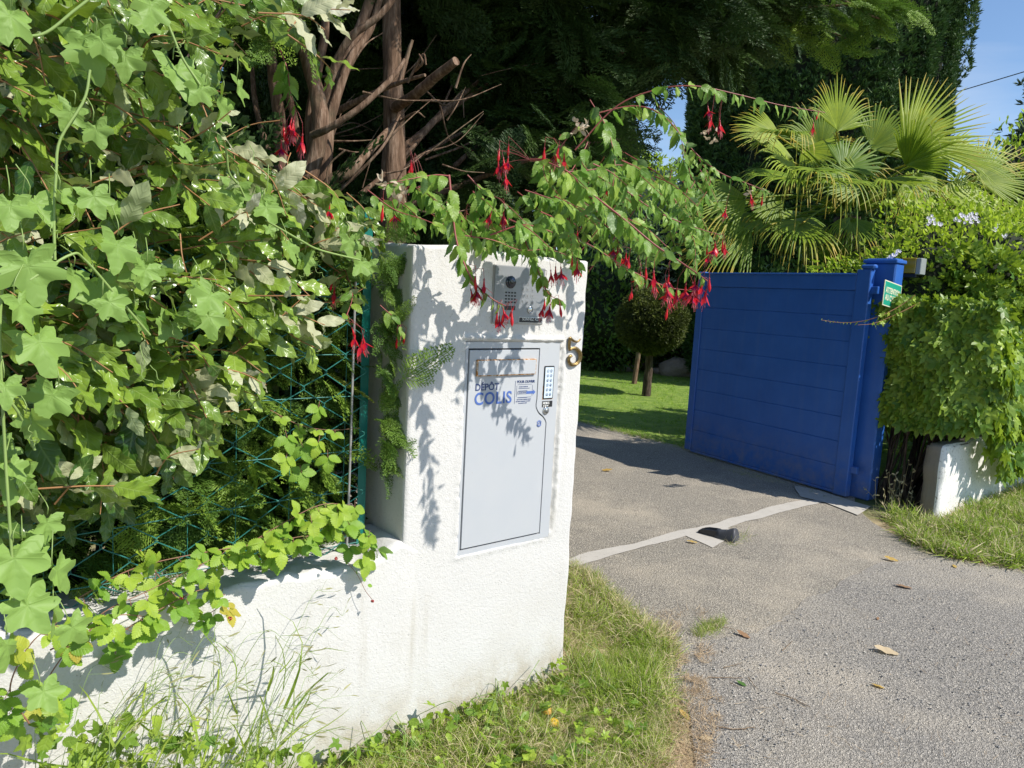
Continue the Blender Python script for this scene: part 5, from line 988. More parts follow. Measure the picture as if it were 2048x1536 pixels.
def shrub(name, c, rad, n, P, size, mat, label, cat, rlo=0., rhi=1., core=.78, group=None, stem=.05, **kw):
    t = thing(name, [c[0], c[1], 0], label, cat, group); ORG[t.name] = np.array(t.location); lv = LV(); blob(lv, c, rad, n, P, size, rlo, rhi, 0, **kw); lv.build('foliage', mat, t, lambda p: ((p - P0) @ U < 4.42) & ((p - P0) @ N > -3.2))
    if core: dome_body('shade_core', c, rad, M['core'], t, kw.get('lump', .22), kw.get('cl', 1.5), core)
    mb = MB()
    for k in range(3): a = rng.uniform(0, 6.28); tube(mb, spl([np.array([c[0] + .05 * k, c[1], 0]), np.array([c[0] + math.cos(a) * rad[0] * .2, c[1] + math.sin(a) * rad[1] * .2, c[2] * .6]), np.array([c[0] + math.cos(a) * rad[0] * .45, c[1] + math.sin(a) * rad[1] * .45, c[2]])], 8), np.linspace(stem, stem * .4, 8), 7)
    mb.build('stems', M['darkbark'], t); return t
q = DP(1960, 520, 6.6)
js = shrub('flowering_shrub', [q[0] + .2, q[1], 1.45], [1.7, .9, 1.12], 30000, PS, .062, M['lime'], 'bright yellow-green shrub with small pale flowers behind the ivy', 'shrub', core=.8, lump=.3)
q2 = DP(1650, 540, 8.6); shrub('garden_shrub', [q2[0] + .2, q2[1], 1.15], [1.35, .7, 1.05], 6000, PS, .085, M['shr'], 'dark green shrub showing above the blue gate under the palm', 'shrub', core=.8, lump=.35)
q3 = DP(1560, 520, 8.2); shrub('leafy_shrub', [q3[0], q3[1], 1.2], [.5, .4, .75], 1500, PS, .07, M['shr'], 'small dark shrub just above the top of the blue gate, left of the post', 'shrub', core=.75, rhi=.5, lump=.4)
M['petal'] = plain('pale_lilac_petal', (.70, .68, .74), .6)
for x, y in [(1855, 440), (1863, 436), (1870, 445), (1925, 432), (1935, 436), (1945, 430), (1952, 438), (1940, 445), (1785, 510), (1795, 505), (1780, 518), (1880, 448), (1915, 440), (2010, 470), (1990, 455)]:
    mb = MB(); c0 = DP(x, y, 5.9)
    for k in range(5):
        c = c0 + rv() * [.014, .01, .012]
        for j in range(5): a = j * 1.256; V, Fq, Lv = PS[0]; A = fr(unit(np.array([math.cos(a), -.5, math.sin(a)]))[None], np.array([[0, -1., .2]]))[0] * .016; mb.add(V * [1.6, 1, 1] @ A + c, Fq, Lv, .5)
    mb.build('flower', M['petal'], js)
# ------------------------------------------------------------------ palm
pc = DP(1700, 400, 8.6); pc = np.array([pc[0], pc[1], pc[2]])
pm = thing('fan_palm', [pc[0], pc[1], 0], 'fan palm with bright green drooping fronds behind the blue gate', 'palm'); ORG[pm.name] = np.array(pm.location)
mb = MB(); tube(mb, spl([[pc[0], pc[1], 0], [pc[0] + .03, pc[1], 1.2], [pc[0], pc[1], pc[2] - .2]], 20), np.linspace(.13, .16, 20), 14, noise=.25); mb.build('trunk', M['darkbark'], pm)
def frond(hub, axis, nrm, R, spread=2.2, n=34, droop=.5, rr=.5, brk=.3):
    mb = MB(); axis = unit(axis); x = unit(np.cross(axis, nrm)); nn = unit(np.cross(x, axis))
    base = pc + unit(hub - pc) * .1 - Z * .1; tube(mb, spl([base, (base + hub) / 2 + Z * .10, hub], 10), np.linspace(.016, .009, 10), 6, rr)
    for i in range(n):
        a = (i / (n - 1) - .5) * spread + rng.normal() * .012; d = axis * math.cos(a) + x * math.sin(a); L_ = R * (1 - .22 * abs(a / spread * 2) ** 2) * rng.uniform(.92, 1.05)
        S = 8; w0 = R * spread / n * .42; rows = []; dr = droop * rng.uniform(.6, 1.4) * (1.9 if rng.random() < brk else 1); kk = rng.uniform(.5, .75)
        for s in range(S + 1):
            t = s / S; wd = w0 * min(t / .36, 1) * (1 - max(0, (t - .36) / .64)) ** .8 * .92 * (1 - .35 * (t > .42)) + .0012; fall = max(0, t - kk) ** 1.6 * dr * 1.4 + .10 * dr * t * t
            pt = hub + d * L_ * (t - .28 * fall) - Z * L_ * fall + nn * .06 * R * math.sin(a * 1.2) ** 2; sd_ = -axis * math.sin(a) + x * math.cos(a)
            rows += [pt - sd_ * wd, pt + nn * wd * (.55 if i % 1 == 0 else 0) * 1., pt + sd_ * wd]
        f = [[s * 3 + k, s * 3 + k + 1, s * 3 + k + 4, s * 3 + k + 3] for s in range(S) for k in (0, 1)]; lu = np.array([((-1, 0, 1)[k], s / S) for s in range(S + 1) for k in range(3)]); mb.add(rows, np.array(f), lu, float(np.clip(rr + rng.normal() * .12, 0, .92)))
    return mb.build('frond', M['palmf'], pm)
def m_palm():
    t = NT('palm_frond'); x, y, r = t.L(); g = t.geo(); c = t.mix(r, (.10, .20, .012), (.42, .50, .025)); c = t.mix(t.mr(t.noise(g, 30., 2.), .3, .7, 0., .3), c, (.12, .2, .03)); c = t.mix(t.mr(t.ma('ADD', y, t.ma('MULTIPLY', t.ma('SUBTRACT', t.noise(g, 2.5, 2.), .5), .9)), .74, .98), c, (.58, .42, .05))
    c = t.mix(t.n('NewGeometry').outputs['Backfacing'], c, t.mix(.5, c, (.22, .30, .12))); p = t.pri(Base_Color=c, Roughness=.5, Specular_IOR_Level=.35); return t.fin(t.n('MixShader', i0=.28, i1=p, i2=t.n('BsdfTranslucent', Color=t.mix(.3, c, (.5, .65, .08))).outputs[0]).outputs[0])
M['palmf'] = m_palm()
X_ = np.array([1., 0, 0]); Y_ = np.array([0, 1., 0])
for x, y, d, ax, nr, R, sp, dr, rr in [(1672, 263, 8.2, Z + X_ * .1, -Y_ + X_ * .3, .78, 2.3, .35, .55), (1804, 288, 8.1, X_ + Z * .62, -Y_ + Z * .4, 1.12, 2.1, .06, .72), (1884, 310, 8.2, X_ + Z * .05 - Y_ * .2, -Y_ + Z * .9, .98, 1.9, .45, .6), (1950, 362, 8.3, X_ + Z * .3, -Y_ + Z * .5, .90, 2.2, .15, .5), (1877, 383, 8.0, X_ - Z * .25 - Y_ * .2, -Y_ + Z, 1.0, 1.9, .55, .6), (1556, 272, 8.4, -X_ + Z * .30, -Y_ + Z * .7, .72, 1.8, .3, .72), (1580, 275, 8.1, -X_ * .7 - Y_ * .6 + Z * .1, Z - Y_ * .2, .72, 2.4, .9, .35), (1629, 345, 7.9, -X_ * .3 - Y_ - Z * .1, Z - Y_ * .3, .80, 2.4, 1.0, .4), (1660, 365, 7.8, -Y_ + X_ * .1 - Z * .1, Z - Y_ * .3, .82, 2.3, 1.1, .35), (1519, 440, 8.2, -X_ - Y_ * .3 - Z * .15, Z - Y_ * .5, .95, 2.0, .7, .2), (1665, 526, 7.9, Z * .6 - Y_ * .5 + X_ * .1, -Y_, .50, 2.6, .15, .15), (1435, 495, 8.4, -X_ * .9 - Z * .05, -Y_ + Z * .8, .62, 2.2, .3, .1), (1764, 365, 7.9, X_ * .5 - Y_ - Z * .1, Z - Y_ * .4, .95, 2.2, .9, .45), (1590, 360, 8.0, -X_ - Y_ * .6, Z - Y_ * .4, .95, 2.0, .85, .3), (1740, 300, 8.7, X_ * .4 + Z * .5, -Y_ + Z * .2, .9, 2.2, .5, .3), (1640, 300, 8.8, -X_ * .3 + Z * .6, -Y_ + Z * .2, .85, 2.2, .5, .3), (1840, 430, 8.1, X_ * .9 - Z * .5 - Y_ * .3, Z * .6 - Y_, .85, 2.0, .6, .5), (1700, 440, 8.0, -Y_ * .8 - Z * .5, Z - Y_ * .8, .7, 2.2, .9, .2), (1560, 400, 8.3, -X_ * .8 - Z * .3 - Y_ * .3, Z * .7 - Y_, .8, 2.0, .8, .2), (1490, 400, 8.1, -X_ - Z * .1 - Y_ * .3, Z * .7 - Y_, .95, 1.9, .7, .3), (1500, 470, 7.9, -X_ - Z * .35 - Y_ * .4, Z * .7 - Y_, .95, 1.9, .7, .25), (1600, 450, 7.9, -Y_ - Z * .4 - X_ * .4, Z - Y_ * .8, .9, 2.1, .8, .3), (1950, 430, 8.6, X_ - Z * .1, Z - Y_ * .6, .9, 2.0, .5, .5)] + [(rng.uniform(1540, 1920), rng.uniform(300, 450), rng.uniform(7.9, 9.), X_ * rng.uniform(-1, 1) - Y_ * rng.uniform(-.4, .8) + Z * rng.uniform(-.5, .6), Z * .7 - Y_, rng.uniform(.7, .95), 2.1, rng.uniform(.4, .9), rng.uniform(.1, .6)) for _ in range(12)]:
    frond(DP(x, y, d), ax, nr, R * .86, sp, 30, dr * .8, rr)
# ------------------------------------------------------------------ columnar yew
yc = DP(1618, 400, 14.5); yx, yy = yc[0], yc[1]
ye = thing('columnar_yew', [yx, yy, 0], 'tall dark columnar yew with upright shoots against the blue sky', 'tree'); ORG[ye.name] = np.array(ye.location)
RX = 2.5; lv = LV()
for k in range(150):
    a = rng.uniform(0, 6.28); rr_ = .80 + .18 * rng.random(); bx, by = yx + math.cos(a) * RX * rr_, yy + math.sin(a) * RX * .8 * rr_
    if math.sin(a) > .5: continue
    z0 = rng.uniform(.2, 7.8); L_ = rng.uniform(1.0, 2.2); n = int(L_ * 120); t = rng.uniform(0, 1, n); r_ = .17 * (1 - t * .75) * (t * 8).clip(0, 1); aa = rng.uniform(0, 6.28, n)
    o = np.array([math.cos(a), math.sin(a), 0]); p = np.stack([bx + r_ * np.cos(aa) + o[0] * .1 * t, by + r_ * np.sin(aa) + o[1] * .1 * t, z0 + t * L_], 1); lv.add(PT, p, unit(np.stack([np.cos(aa), np.sin(aa), 1.6 + 0 * aa], 1) + rv(n) * .3), rv(n), rng.uniform(.07, .13, n), rng.uniform(0, 1, n) ** 1.3)
n = 14000; a = rng.uniform(math.pi - .3, 2 * math.pi + .3, n); z = rng.uniform(.1, 9.6, n); lump = 1 + .09 * vn(np.stack([a * 5, z * .35, a * 0], 1), 1.) + .05 * vn(np.stack([a * 14, z * .6, a * 0], 1), 1.); ta = np.clip((10.5 - z) / 2.5, .2, 1) ** .5 * np.clip(.86 + z * .05, 0, 1)
p = np.stack([yx + np.cos(a) * RX * .93 * lump * ta, yy + np.sin(a) * RX * .76 * lump * ta, z], 1); lv.add(PT, p, unit(np.stack([np.cos(a), np.sin(a), 1.4 + 0 * a], 1) + rv(n) * .35), rv(n), rng.uniform(.09, .17, n), rng.uniform(0, .8, n))
lv.build('foliage', M['yew'], ye)
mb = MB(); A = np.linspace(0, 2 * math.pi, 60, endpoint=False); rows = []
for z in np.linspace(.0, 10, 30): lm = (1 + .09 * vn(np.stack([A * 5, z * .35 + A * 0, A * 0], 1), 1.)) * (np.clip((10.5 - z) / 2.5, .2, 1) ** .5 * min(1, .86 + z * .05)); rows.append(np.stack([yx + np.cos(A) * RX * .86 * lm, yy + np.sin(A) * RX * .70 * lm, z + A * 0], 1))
i = np.arange(29)[:, None] * 60; j = np.arange(60)[None]; mb.add(np.concatenate(rows), np.stack([i + j, i + (j + 1) % 60, i + 60 + (j + 1) % 60, i + 60 + j], -1).reshape(-1, 4)); mb.build('shade_core', M['core'], ye)  # closed dark body, shade between the shoots put into its colour
mb = MB(); tube(mb, [[yx, yy, 0], [yx, yy, 4], [yx, yy, 9]], [.25, .2, .05], 10); mb.build('trunk', M['darkbark'], ye)
# ------------------------------------------------------------------ clipped ball tree and other garden plants
bc = DP(1293, 642, 11.8); bx = GP(1292, 792)
tb_ = thing('ball_tree', [bx[0], bx[1], 0], 'small clipped ball-shaped conifer on a short bare trunk in the lawn', 'tree'); ORG[tb_.name] = np.array(tb_.location)
c = np.array([bx[0], bx[1], bc[2]]); lv = LV(); n = 7000; d = unit(rv(n)); rad = np.array([.56, .56, .50]) * 1.02; r = (1 - .10 * rng.random(n)) * (1 + .07 * fbm(d, 3., 3)); p = c + d * rad * r[:, None]; lv.add(PT, p, unit(d + Z * .3 + rv(n) * .4), rv(n), rng.uniform(.035, .075, n), rng.uniform(0, 1, n) ** 1.2 * (.55 + .45 * (d[:, 2] > .2)))  # upper tufts tinted lighter, light from above put into the colour
lv.build('crown', leafmat('clipped_conifer', (.055, .075, .018), (.20, .24, .035), rough=.6, trans=.1, lf=.2), tb_); dome_body('shade_core', c, rad, M['core'], tb_, .05, 1.5, .9)
mb = MB(); tube(mb, spl([[bx[0], bx[1], 0], [bx[0] + .01, bx[1], .4], [bx[0], bx[1], c[2] - .3]], 14), np.linspace(.075, .06, 14), 12, noise=.1); mb.build('trunk', M['darkbark'], tb_)
s2 = GP(1268, 768); t2 = thing('young_tree', [s2[0], s2[1], 0], 'thin grey young tree trunk just behind the ball tree', 'tree'); ORG[t2.name] = np.array(t2.location)
mb = MB(); tube(mb, spl([[s2[0], s2[1], 0], [s2[0] + .05, s2[1], .7], [s2[0] + .08, s2[1], 1.5], [s2[0] - .1, s2[1], 2.4]], 16), np.linspace(.05, .025, 16), 10, noise=.15); mb.build('trunk', M['bark'], t2)
lv = LV(); blob(lv, [s2[0] - .1, s2[1] + .1, 2.5], [.6, .5, .6], 900, PS, .09, shell=.9); lv.build('crown', M['shr'], t2)
q = DP(1200, 650, 15.5); shrub('laurel_bush', [q[0] + .1, q[1], 1.2], [1.15, .9, 1.35], 5200, PS, .13, M['shr'], 'big dark green bush at the back of the lawn, just right of the pillar', 'bush', core=.8)
q = DP(1260, 560, 18); shrub('conifer_bush', [q[0] - .2, q[1], 1.6], [1.7, 1.2, 2.1], 5200, PT, .16, M['con'], 'dark conifer bush behind the clipped ball tree', 'bush', core=.85)
q = DP(1318, 430, 16); shrub('grey_leaved_tree', [q[0], q[1], 2.3], [.95, .8, 2.0], 9000, PS, .10, M['olive'], 'silvery grey-leaved tree seen through the fuchsia, left of the dark yew', 'tree', core=.7, lump=.3)
q = DP(1285, 330, 20); shrub('golden_conifer', [q[0] - .2, q[1], 3.6], [1.5, 1., 2.0], 5200, PT, .17, M['lime'], 'yellow-green tree top below the gap of blue sky', 'tree', core=.7)
q = DP(1400, 640, 15.8); shrub('dark_shrub', [q[0], q[1], .95], [1.3, .8, 1.05], 4200, PS, .10, M['shr'], 'low dark shrub between the ball tree and the blue gate', 'shrub', core=.8, rhi=.6)
q = GP(1250, 744); shrub('low_golden_shrub', [q[0], q[1] + .3, .30], [.45, .4, .40], 900, PS, .07, M['lime'], 'small yellow-green shrub left of the ball tree trunk', 'shrub', core=.6, rhi=.7)
q = GP(1330, 740); shrub('small_golden_shrub', [q[0], q[1] + .2, .36], [.6, .4, .40], 1300, PS, .07, M['lime'], 'small yellow-green shrub right of the ball tree trunk', 'shrub', core=.6, rhi=.7)
q = DP(2060, 330, 14); shrub('yellow_green_tree', [q[0] + .1, q[1], 2.7], [2.2, 1.5, 2.3], 10000, PS, .14, M['lime'], 'bright yellow-green tree at the right edge behind the palm', 'tree', core=.8, rhi=.8, lump=.3)
q = DP(2050, 215, 17); shrub('blue_green_conifer', [q[0] + .75, q[1], 4.6], [.95, .8, 2.2], 4200, PT, .18, leafmat('blue_conifer', (.06, .10, .06), (.16, .22, .13), rough=.6, trans=.1), 'blue-green conifer at the far right edge of the picture', 'tree', core=.8, lump=.35)
# far planting that closes the view
def far_mass(name, label, pts, h, mat, n, size):
    t = MB(); lvm = LV(); pts = np.array(pts, float)
    i = rng.integers(0, len(pts) - 1, n); f = rng.random(n); b = pts[i] + (pts[i + 1] - pts[i]) * f[:, None]; hh = h * (1 + .3 * fbm(np.c_[b, b[:, 0] * 0], .35, 3)); z = hh * rng.random(n) ** .8; p = np.c_[b + rng.normal(size=(n, 2)) * .4 - np.c_[b[:, 0] * 0, .5 * np.sin(z / hh * 3)], z]
    if name == 'back_hedge': p = p[p[:, 0] < .2]; n = len(p)
    lvm.add(PS, p, unit(rv(n) + Z * .3), rv(n) + [0, -1, .5], rng.uniform(.6, 1.2, n) * size, rng.random(n)); o = lvm.build(name, [mat], None); tag(o, label, 'hedge'); o['kind'] = 'stuff'; return o
far_mass('far_greenery', 'far mass of mixed green garden trees closing the view', [(-14, 9), (-6, 12), (0, 21), (7, 24), (16, 20), (26, 14), (32, 6)], 3.6, M['shr'], 70000, .24)
far_mass('back_hedge', 'dark evergreen screen far behind the fence and the conifer', [(-9, 4.4), (-4, 6.4), (-1.5, 7.0), (-.7, 7.2)], 4.4, M['con'], 34000, .19)
# rocks of the border
def rock(px, py, s, lab, k):
    q = GP(px, py); r_ = MB(); a = np.linspace(0, math.pi, 13); b = np.linspace(0, 2 * math.pi, 20, endpoint=False); A, B = np.meshgrid(a, b, indexing='ij'); d = np.stack([np.sin(A) * np.cos(B), np.sin(A) * np.sin(B), np.cos(A)], -1).reshape(-1, 3); d = np.sign(d) * np.abs(d) ** .8; d = d * (1 + .22 * fbm(d * 1.0 + k, 1.6, 3, k))[:, None]
    v = q + d * np.array(s) + Z * s[2] * .5; i = np.arange(12)[:, None] * 20; j = np.arange(20)[None]; r_.add(v, np.stack([i + j, i + 20 + j, i + 20 + (j + 1) % 20, i + (j + 1) % 20], -1).reshape(-1, 4)); o = r_.build('rock', M['rock'], origin=q); tag(o, lab, 'rock', 'rocks edging the flower border')
M['rock'] = plain('warm_grey_stone', (.34, .27, .21), .9, var=.35, vs=5., bmp=.9, bs=14., bd=.04)
for k, (x, y, s, lab) in enumerate([(1360, 752, (.42, .3, .24), 'biggest border rock, right beside the edge of the blue gate'), (1335, 748, (.36, .2, .10), 'flat pale border rock left of the biggest rock'), (1300, 738, (.3, .2, .10), 'low border rock right of the ball tree trunk'), (1245, 742, (.28, .18, .12), 'brown border rock left of the ball tree trunk'), (1375, 728, (.4, .25, .2), 'border rock at the very edge of the blue gate, behind the biggest one')]): rock(x, y, s, lab, k)
# ------------------------------------------------------------------ grass, weeds, litter
def inxy(p, poly): return inpoly(p[:, 0], p[:, 1], [(q[0], q[1]) for q in poly])
def grassy(name, label, cat, spots, n, h, mats, m_w=None, lean=.5, w=PG, parent=None):
    lvg = LV(); k = len(spots); idx = rng.integers(0, k, n); p = spots[idx] + np.c_[rng.normal(size=(n, 2)) * .012, np.zeros(n)]; lvl_ = unit(np.c_[rng.normal(size=(n, 2)) * lean, np.ones(n)])
    mi = rng.choice(len(mats), n, p=m_w) if m_w is not None else np.zeros(n, int)
    for m in range(len(mats)):
        q = mi == m; lvg.add(w, p[q], lvl_[q], np.c_[rng.normal(size=(q.sum(), 2)), np.full(q.sum(), .1)], rng.uniform(.45, 1.25, q.sum()) * h * (1 + .55 * vn(p[q], 6., 3)), rng.random(q.sum()), m)
    o = lvg.build(name, mats, parent); tag(o, label, cat); o['kind'] = 'stuff'; return o
def gsamp(poly_px, n): return np.array([GP(x, y) for x, y in samp(poly_px, n)])
def usamp(u0, u1, w0, w1, n): return P0 + np.outer(rng.uniform(u0, u1, n), U) + np.outer(rng.uniform(w0, w1, n), N)
lq = usamp(4.25, 12, -11, -1.1, 16000); lq = lq[vn(lq, 3.) > -.55]
grassy('lawn_grass', 'short mown green grass of the lawn behind the driveway', 'grass', lq, 60000, .055, [M['lgrass'], M['dry']], [.94, .06], .7, PGw)
edge = np.array([P0 + U * (4.22 + rng.normal() * .04) + N * w for w in rng.uniform(-8, -1.4, 700)]); grassy('lawn_edge_grass', 'ragged tufts of grass along the edge of the driveway', 'grass', edge, 5000, .07, [M['lgrass'], M['dry']], [.7, .3], .9)
v1 = [(1130, 1140), (1190, 1180), (1235, 1240), (1290, 1290), (1325, 1330), (1330, 1420), (1300, 1536), (1280, 1640), (560, 1640), (640, 1520), (1060, 1380), (1125, 1340)]
s1 = gsamp(v1, 2400); s1 = s1[(s1 - P0) @ N > -1.2]; keep = ~(((s1 - P0) @ U < .02) & ((s1 - P0) @ N < .015)); s1 = s1[keep]
grassy('verge_grass', 'green and straw-coloured grass growing round the foot of the pillar', 'grass', s1, 24000, .085, [M['grass'], M['dry']], [.60, .40], .85)
s2_ = gsamp([(1160, 1340), (1230, 1290), (1310, 1300), (1320, 1380), (1290, 1440), (1180, 1430)], 110); grassy('green_tufts', 'thick fresh green grass tufts beside the road edge right of the pillar foot', 'grass', s2_, 4200, .095, [M['grass'], M['dry']], [.88, .12], .8)
s3 = gsamp([(1765, 1040), (1810, 1080), (1870, 1112), (2048, 1142), (2150, 1140), (2150, 1000), (1990, 1000), (1900, 1030), (1860, 1050), (1780, 1030)], 2600); s3 = s3[~((((s3 - P0) @ N) < -.08) & ((s3 - P0) @ U > 3.9))]; s3 = np.r_[s3, usamp(4.2, 9, -.10, .75, 2600)]
grassy('right_verge_grass', 'sunlit green and dry grass verge in front of the ivy wall', 'grass', s3, 34000, .13, [M['grass'], M['dry']], [.66, .34], .8, PGw)
# tall oat grass in front of the low wall
PSH = [blade(4, .075, .45, .9, .7, .3, c, cols=1) for c in (.2, .5)]
og = thing('tall_grass_clump', W(-1.3, .15, 0), 'tall thin wild grass with drooping seed heads in front of the low white wall', 'grass'); ORG[og.name] = np.array(og.location); mb = MB(); lv = LV(); sh = LV()
for k in range(84):
    x0 = rng.uniform(60, 560); a = WP(x0, 1560, rng.uniform(.10, .40)); a[2] = 0; H = rng.uniform(.28, .62) * (1.0 if x0 < 520 else .8); lean = U * rng.uniform(.0, .55) + N * rng.uniform(-.25, .15); b = a + Z * H * .6 + lean * H * .25; c_ = a + Z * H + lean * H * .75; d = c_ + unit(lean + 1e-3) * .07 - Z * rng.uniform(-.02, .05)
    pth = spl([a, b, c_, d], 18); tube(mb, pth, np.linspace(.0013, .0005, 18), 4, rng.random())
    for j in range(rng.integers(2, 6)):
        q = pth[rng.integers(11, 18)]; dd = unit(unit(lean + 1e-3) + rv() * .4 + Z * rng.uniform(-.7, .5)); e = q + dd * rng.uniform(.015, .05); tube(mb, [q, e], .0004, 3, .5); sh.add(PSH, e, dd, rv(), rng.uniform(.022, .04), rng.random())
    for j in range(3): q = pth[rng.integers(1, 9)]; lv.add(PG, q, unit(Z + rv() * .7 + U * .3), rv(), rng.uniform(.10, .26), rng.random())
mb.build('stalks', M['gstem'], og); lv.build('blades', M['grass'], og); sh.build('seed_heads', leafmat('grass_seed_head', (.24, .25, .10), (.40, .38, .20), rough=.6, trans=.3), og)['kind'] = 'stuff'
# weeds and ground ivy at the wall foot
wd = thing('ground_ivy', W(-.7, .12, 0), 'low ivy and weeds growing along the foot of the white wall and pillar', 'ivy'); ORG[wd.name] = np.array(wd.location); lv = LV(); mb = MB()
g1 = samp([(640, 1500), (760, 1450), (900, 1400), (1060, 1340), (1120, 1310), (1160, 1370), (1060, 1440), (960, 1500), (900, 1560), (600, 1600)], 330); pg = np.array([WP(x, y, rng.uniform(.02, .12)) if rng.random() < .5 else GP(x, y, rng.uniform(.01, .07)) for x, y in g1]); pg[:, 2] = np.maximum(pg[:, 2], .01)
k = len(pg); lv.add(PI + PB, pg, unit(rv(k) * .8 + N * .5 - Z * .2), unit(SUNU + Z * .3) + rv(k) * .5, rng.uniform(.025, .055, k), rng.random(k))
g2 = samp([(60, 1536), (60, 1380), (160, 1460), (420, 1460), (640, 1500), (640, 1600), (60, 1600)], 150); pg = np.array([WP(x, y, rng.uniform(.1, .3)) for x, y in g2]); k = len(pg); lv.add(PI + PB, pg, unit(rv(k) * .8 - Z * .3), unit(SUNU + N * .4) + rv(k) * .4, rng.uniform(.03, .06, k), rng.random(k))
for k in range(40): a = W(rng.uniform(-1.7, .1), rng.uniform(.02, .2), 0); tube(mb, spl([a, a + rv() * [.05, .05, .02] + Z * rng.uniform(.03, .12), a + rv() * [.1, .1, .02] + Z * rng.uniform(.03, .2)], 8), .0013, 4)
lv.build('foliage', M['ivy'], wd); mb.build('stems', M['gstem'], wd)
# small wall weed and dry stalk at the blue post
dw_ = thing('dry_weed', GP(1785, 1015), 'pale dry weed stalks growing at the foot of the blue post', 'weed'); ORG[dw_.name] = np.array(dw_.location); mb = MB(); lv = LV()
for k in range(16):
    a = GP(1785 + rng.normal() * 18, 1015 + rng.normal() * 4); b = a + Z * rng.uniform(.1, .38) + rv() * [.08, .08, 0]; pth = spl([a, (a + b) / 2 + rv() * .02, b], 10); tube(mb, pth, np.linspace(.0025, .001, 10), 4); lv.add(PS, pth[[4, 6, 8, 9]], unit(rv(4) + Z * .2), rv(4), .035, rng.random(4))
mb.build('stalks', M['dry'], dw_); lv.build('dry_leaves', M['dry'], dw_)
# needle litter (uncountable) along the road edge
lt = LV(); q = np.concatenate([gsamp([(1300, 1260), (1420, 1240), (1400, 1330), (1450, 1400), (1420, 1536), (1340, 1640), (1180, 1640), (1330, 1480), (1350, 1330)], 5200), gsamp([(1700, 1020), (1740, 1040), (1800, 1085), (1900, 1125), (2048, 1150), (2048, 1130), (1880, 1095), (1800, 1050)], 1500), gsamp([(1330, 1250), (2048, 1150), (2048, 1536), (1330, 1536)], 700), gsamp([(900, 1480), (1350, 1400), (1400, 1640), (800, 1640)], 2600), gsamp([(1300, 1230), (1420, 1220), (1400, 1300), (1310, 1310)], 800)])
q = np.r_[q, gsamp([(1330, 1290), (1400, 1260), (1440, 1330), (1400, 1400), (1350, 1380)], 1500)]; q = q[fbm(q, 5., 3, 3) > -.12]; k = len(q); q[:, 2] = .014 + rng.random(k) * .006; dd = unit(np.c_[rng.normal(size=(k, 2)), rng.normal(size=k) * .15]); lt.add(PG[:2], q, dd, Z + rv(k) * .3, rng.uniform(.012, .055, k), rng.random(k), 0); o = lt.build('needle_litter', [M['litter']], None); tag(o, 'brown dry conifer needles scattered along the edge of the road', 'litter'); o['kind'] = 'stuff'
# loose grit on the road
gm = MB(); n = 5200; q = gsamp([(1330, 1280), (1500, 1240), (1700, 1160), (1870, 1110), (2048, 1140), (2200, 1180), (2200, 1640), (1380, 1640)], n); q = q[(fbm(q, 1.2, 3) > -.25)]; n = len(q); q[:, 2] = .012
cube = (np.array([(x, y, z) for z in (0, 1) for x, y in ((-.5, -.5), (.5, -.4), (.4, .5), (-.5, .4))], float) * [1, .8, .5], BOXF, np.zeros((8, 2)))
s = np.exp(rng.normal(-5.6, .35, n)); M3 = fr(np.c_[rng.normal(size=(n, 2)), np.zeros(n)], Z + rv(n) * .2) * s[:, None, None]; gm.many(cube, M3, q, rng.random(n)); 
t = NT('road_grit'); x, y, r = t.L(); M['grit'] = t.fin(t.pri(Base_Color=t.ramp(r, [(0., (.10, .10, .105)), (.4, (.27, .265, .26)), (.8, (.45, .42, .37)), (1., (.62, .58, .5))]), Roughness=.9)); o = gm.build('road_grit', M['grit'], smooth=False); tag(o, 'loose grey grit lying on the road', 'gravel'); o['kind'] = 'stuff'
# ------------------------------------------------------------------ single fallen things
def fallen(name, px, py, size, col, label, cat, group=None, P=PE, rot=None, curl=0):
    q = GP(px, py, .013); a = rng.uniform(0, 6.28) if rot is None else rot; V, Fq, Lv = P[curl % len(P)]; A = fr(np.array([[math.cos(a), math.sin(a), .1]]), Z[None] + rv(1) * .15)[0] * size; mb = MB(); mb.add((V * [1, 1, .35]) @ A + q + Z * size * .03, Fq, Lv, rng.random()); tag(mb.build(name, col, origin=q), label, cat, group)
M['fo'] = leafmat('fallen_ochre_leaf', (.50, .30, .06), (.58, .42, .12), rough=.6, trans=.2, vein=(.4, .25, .1), vstr=.4); M['fb'] = leafmat('fallen_brown_leaf', (.26, .14, .07), (.36, .22, .12), rough=.7, trans=.1); M['fg'] = leafmat('fallen_green_leaf', (.07, .16, .03), (.1, .2, .04), rough=.5, trans=.2); M['ft'] = leafmat('fallen_tan_leaf', (.55, .42, .26), (.62, .5, .32), rough=.7, trans=.2)
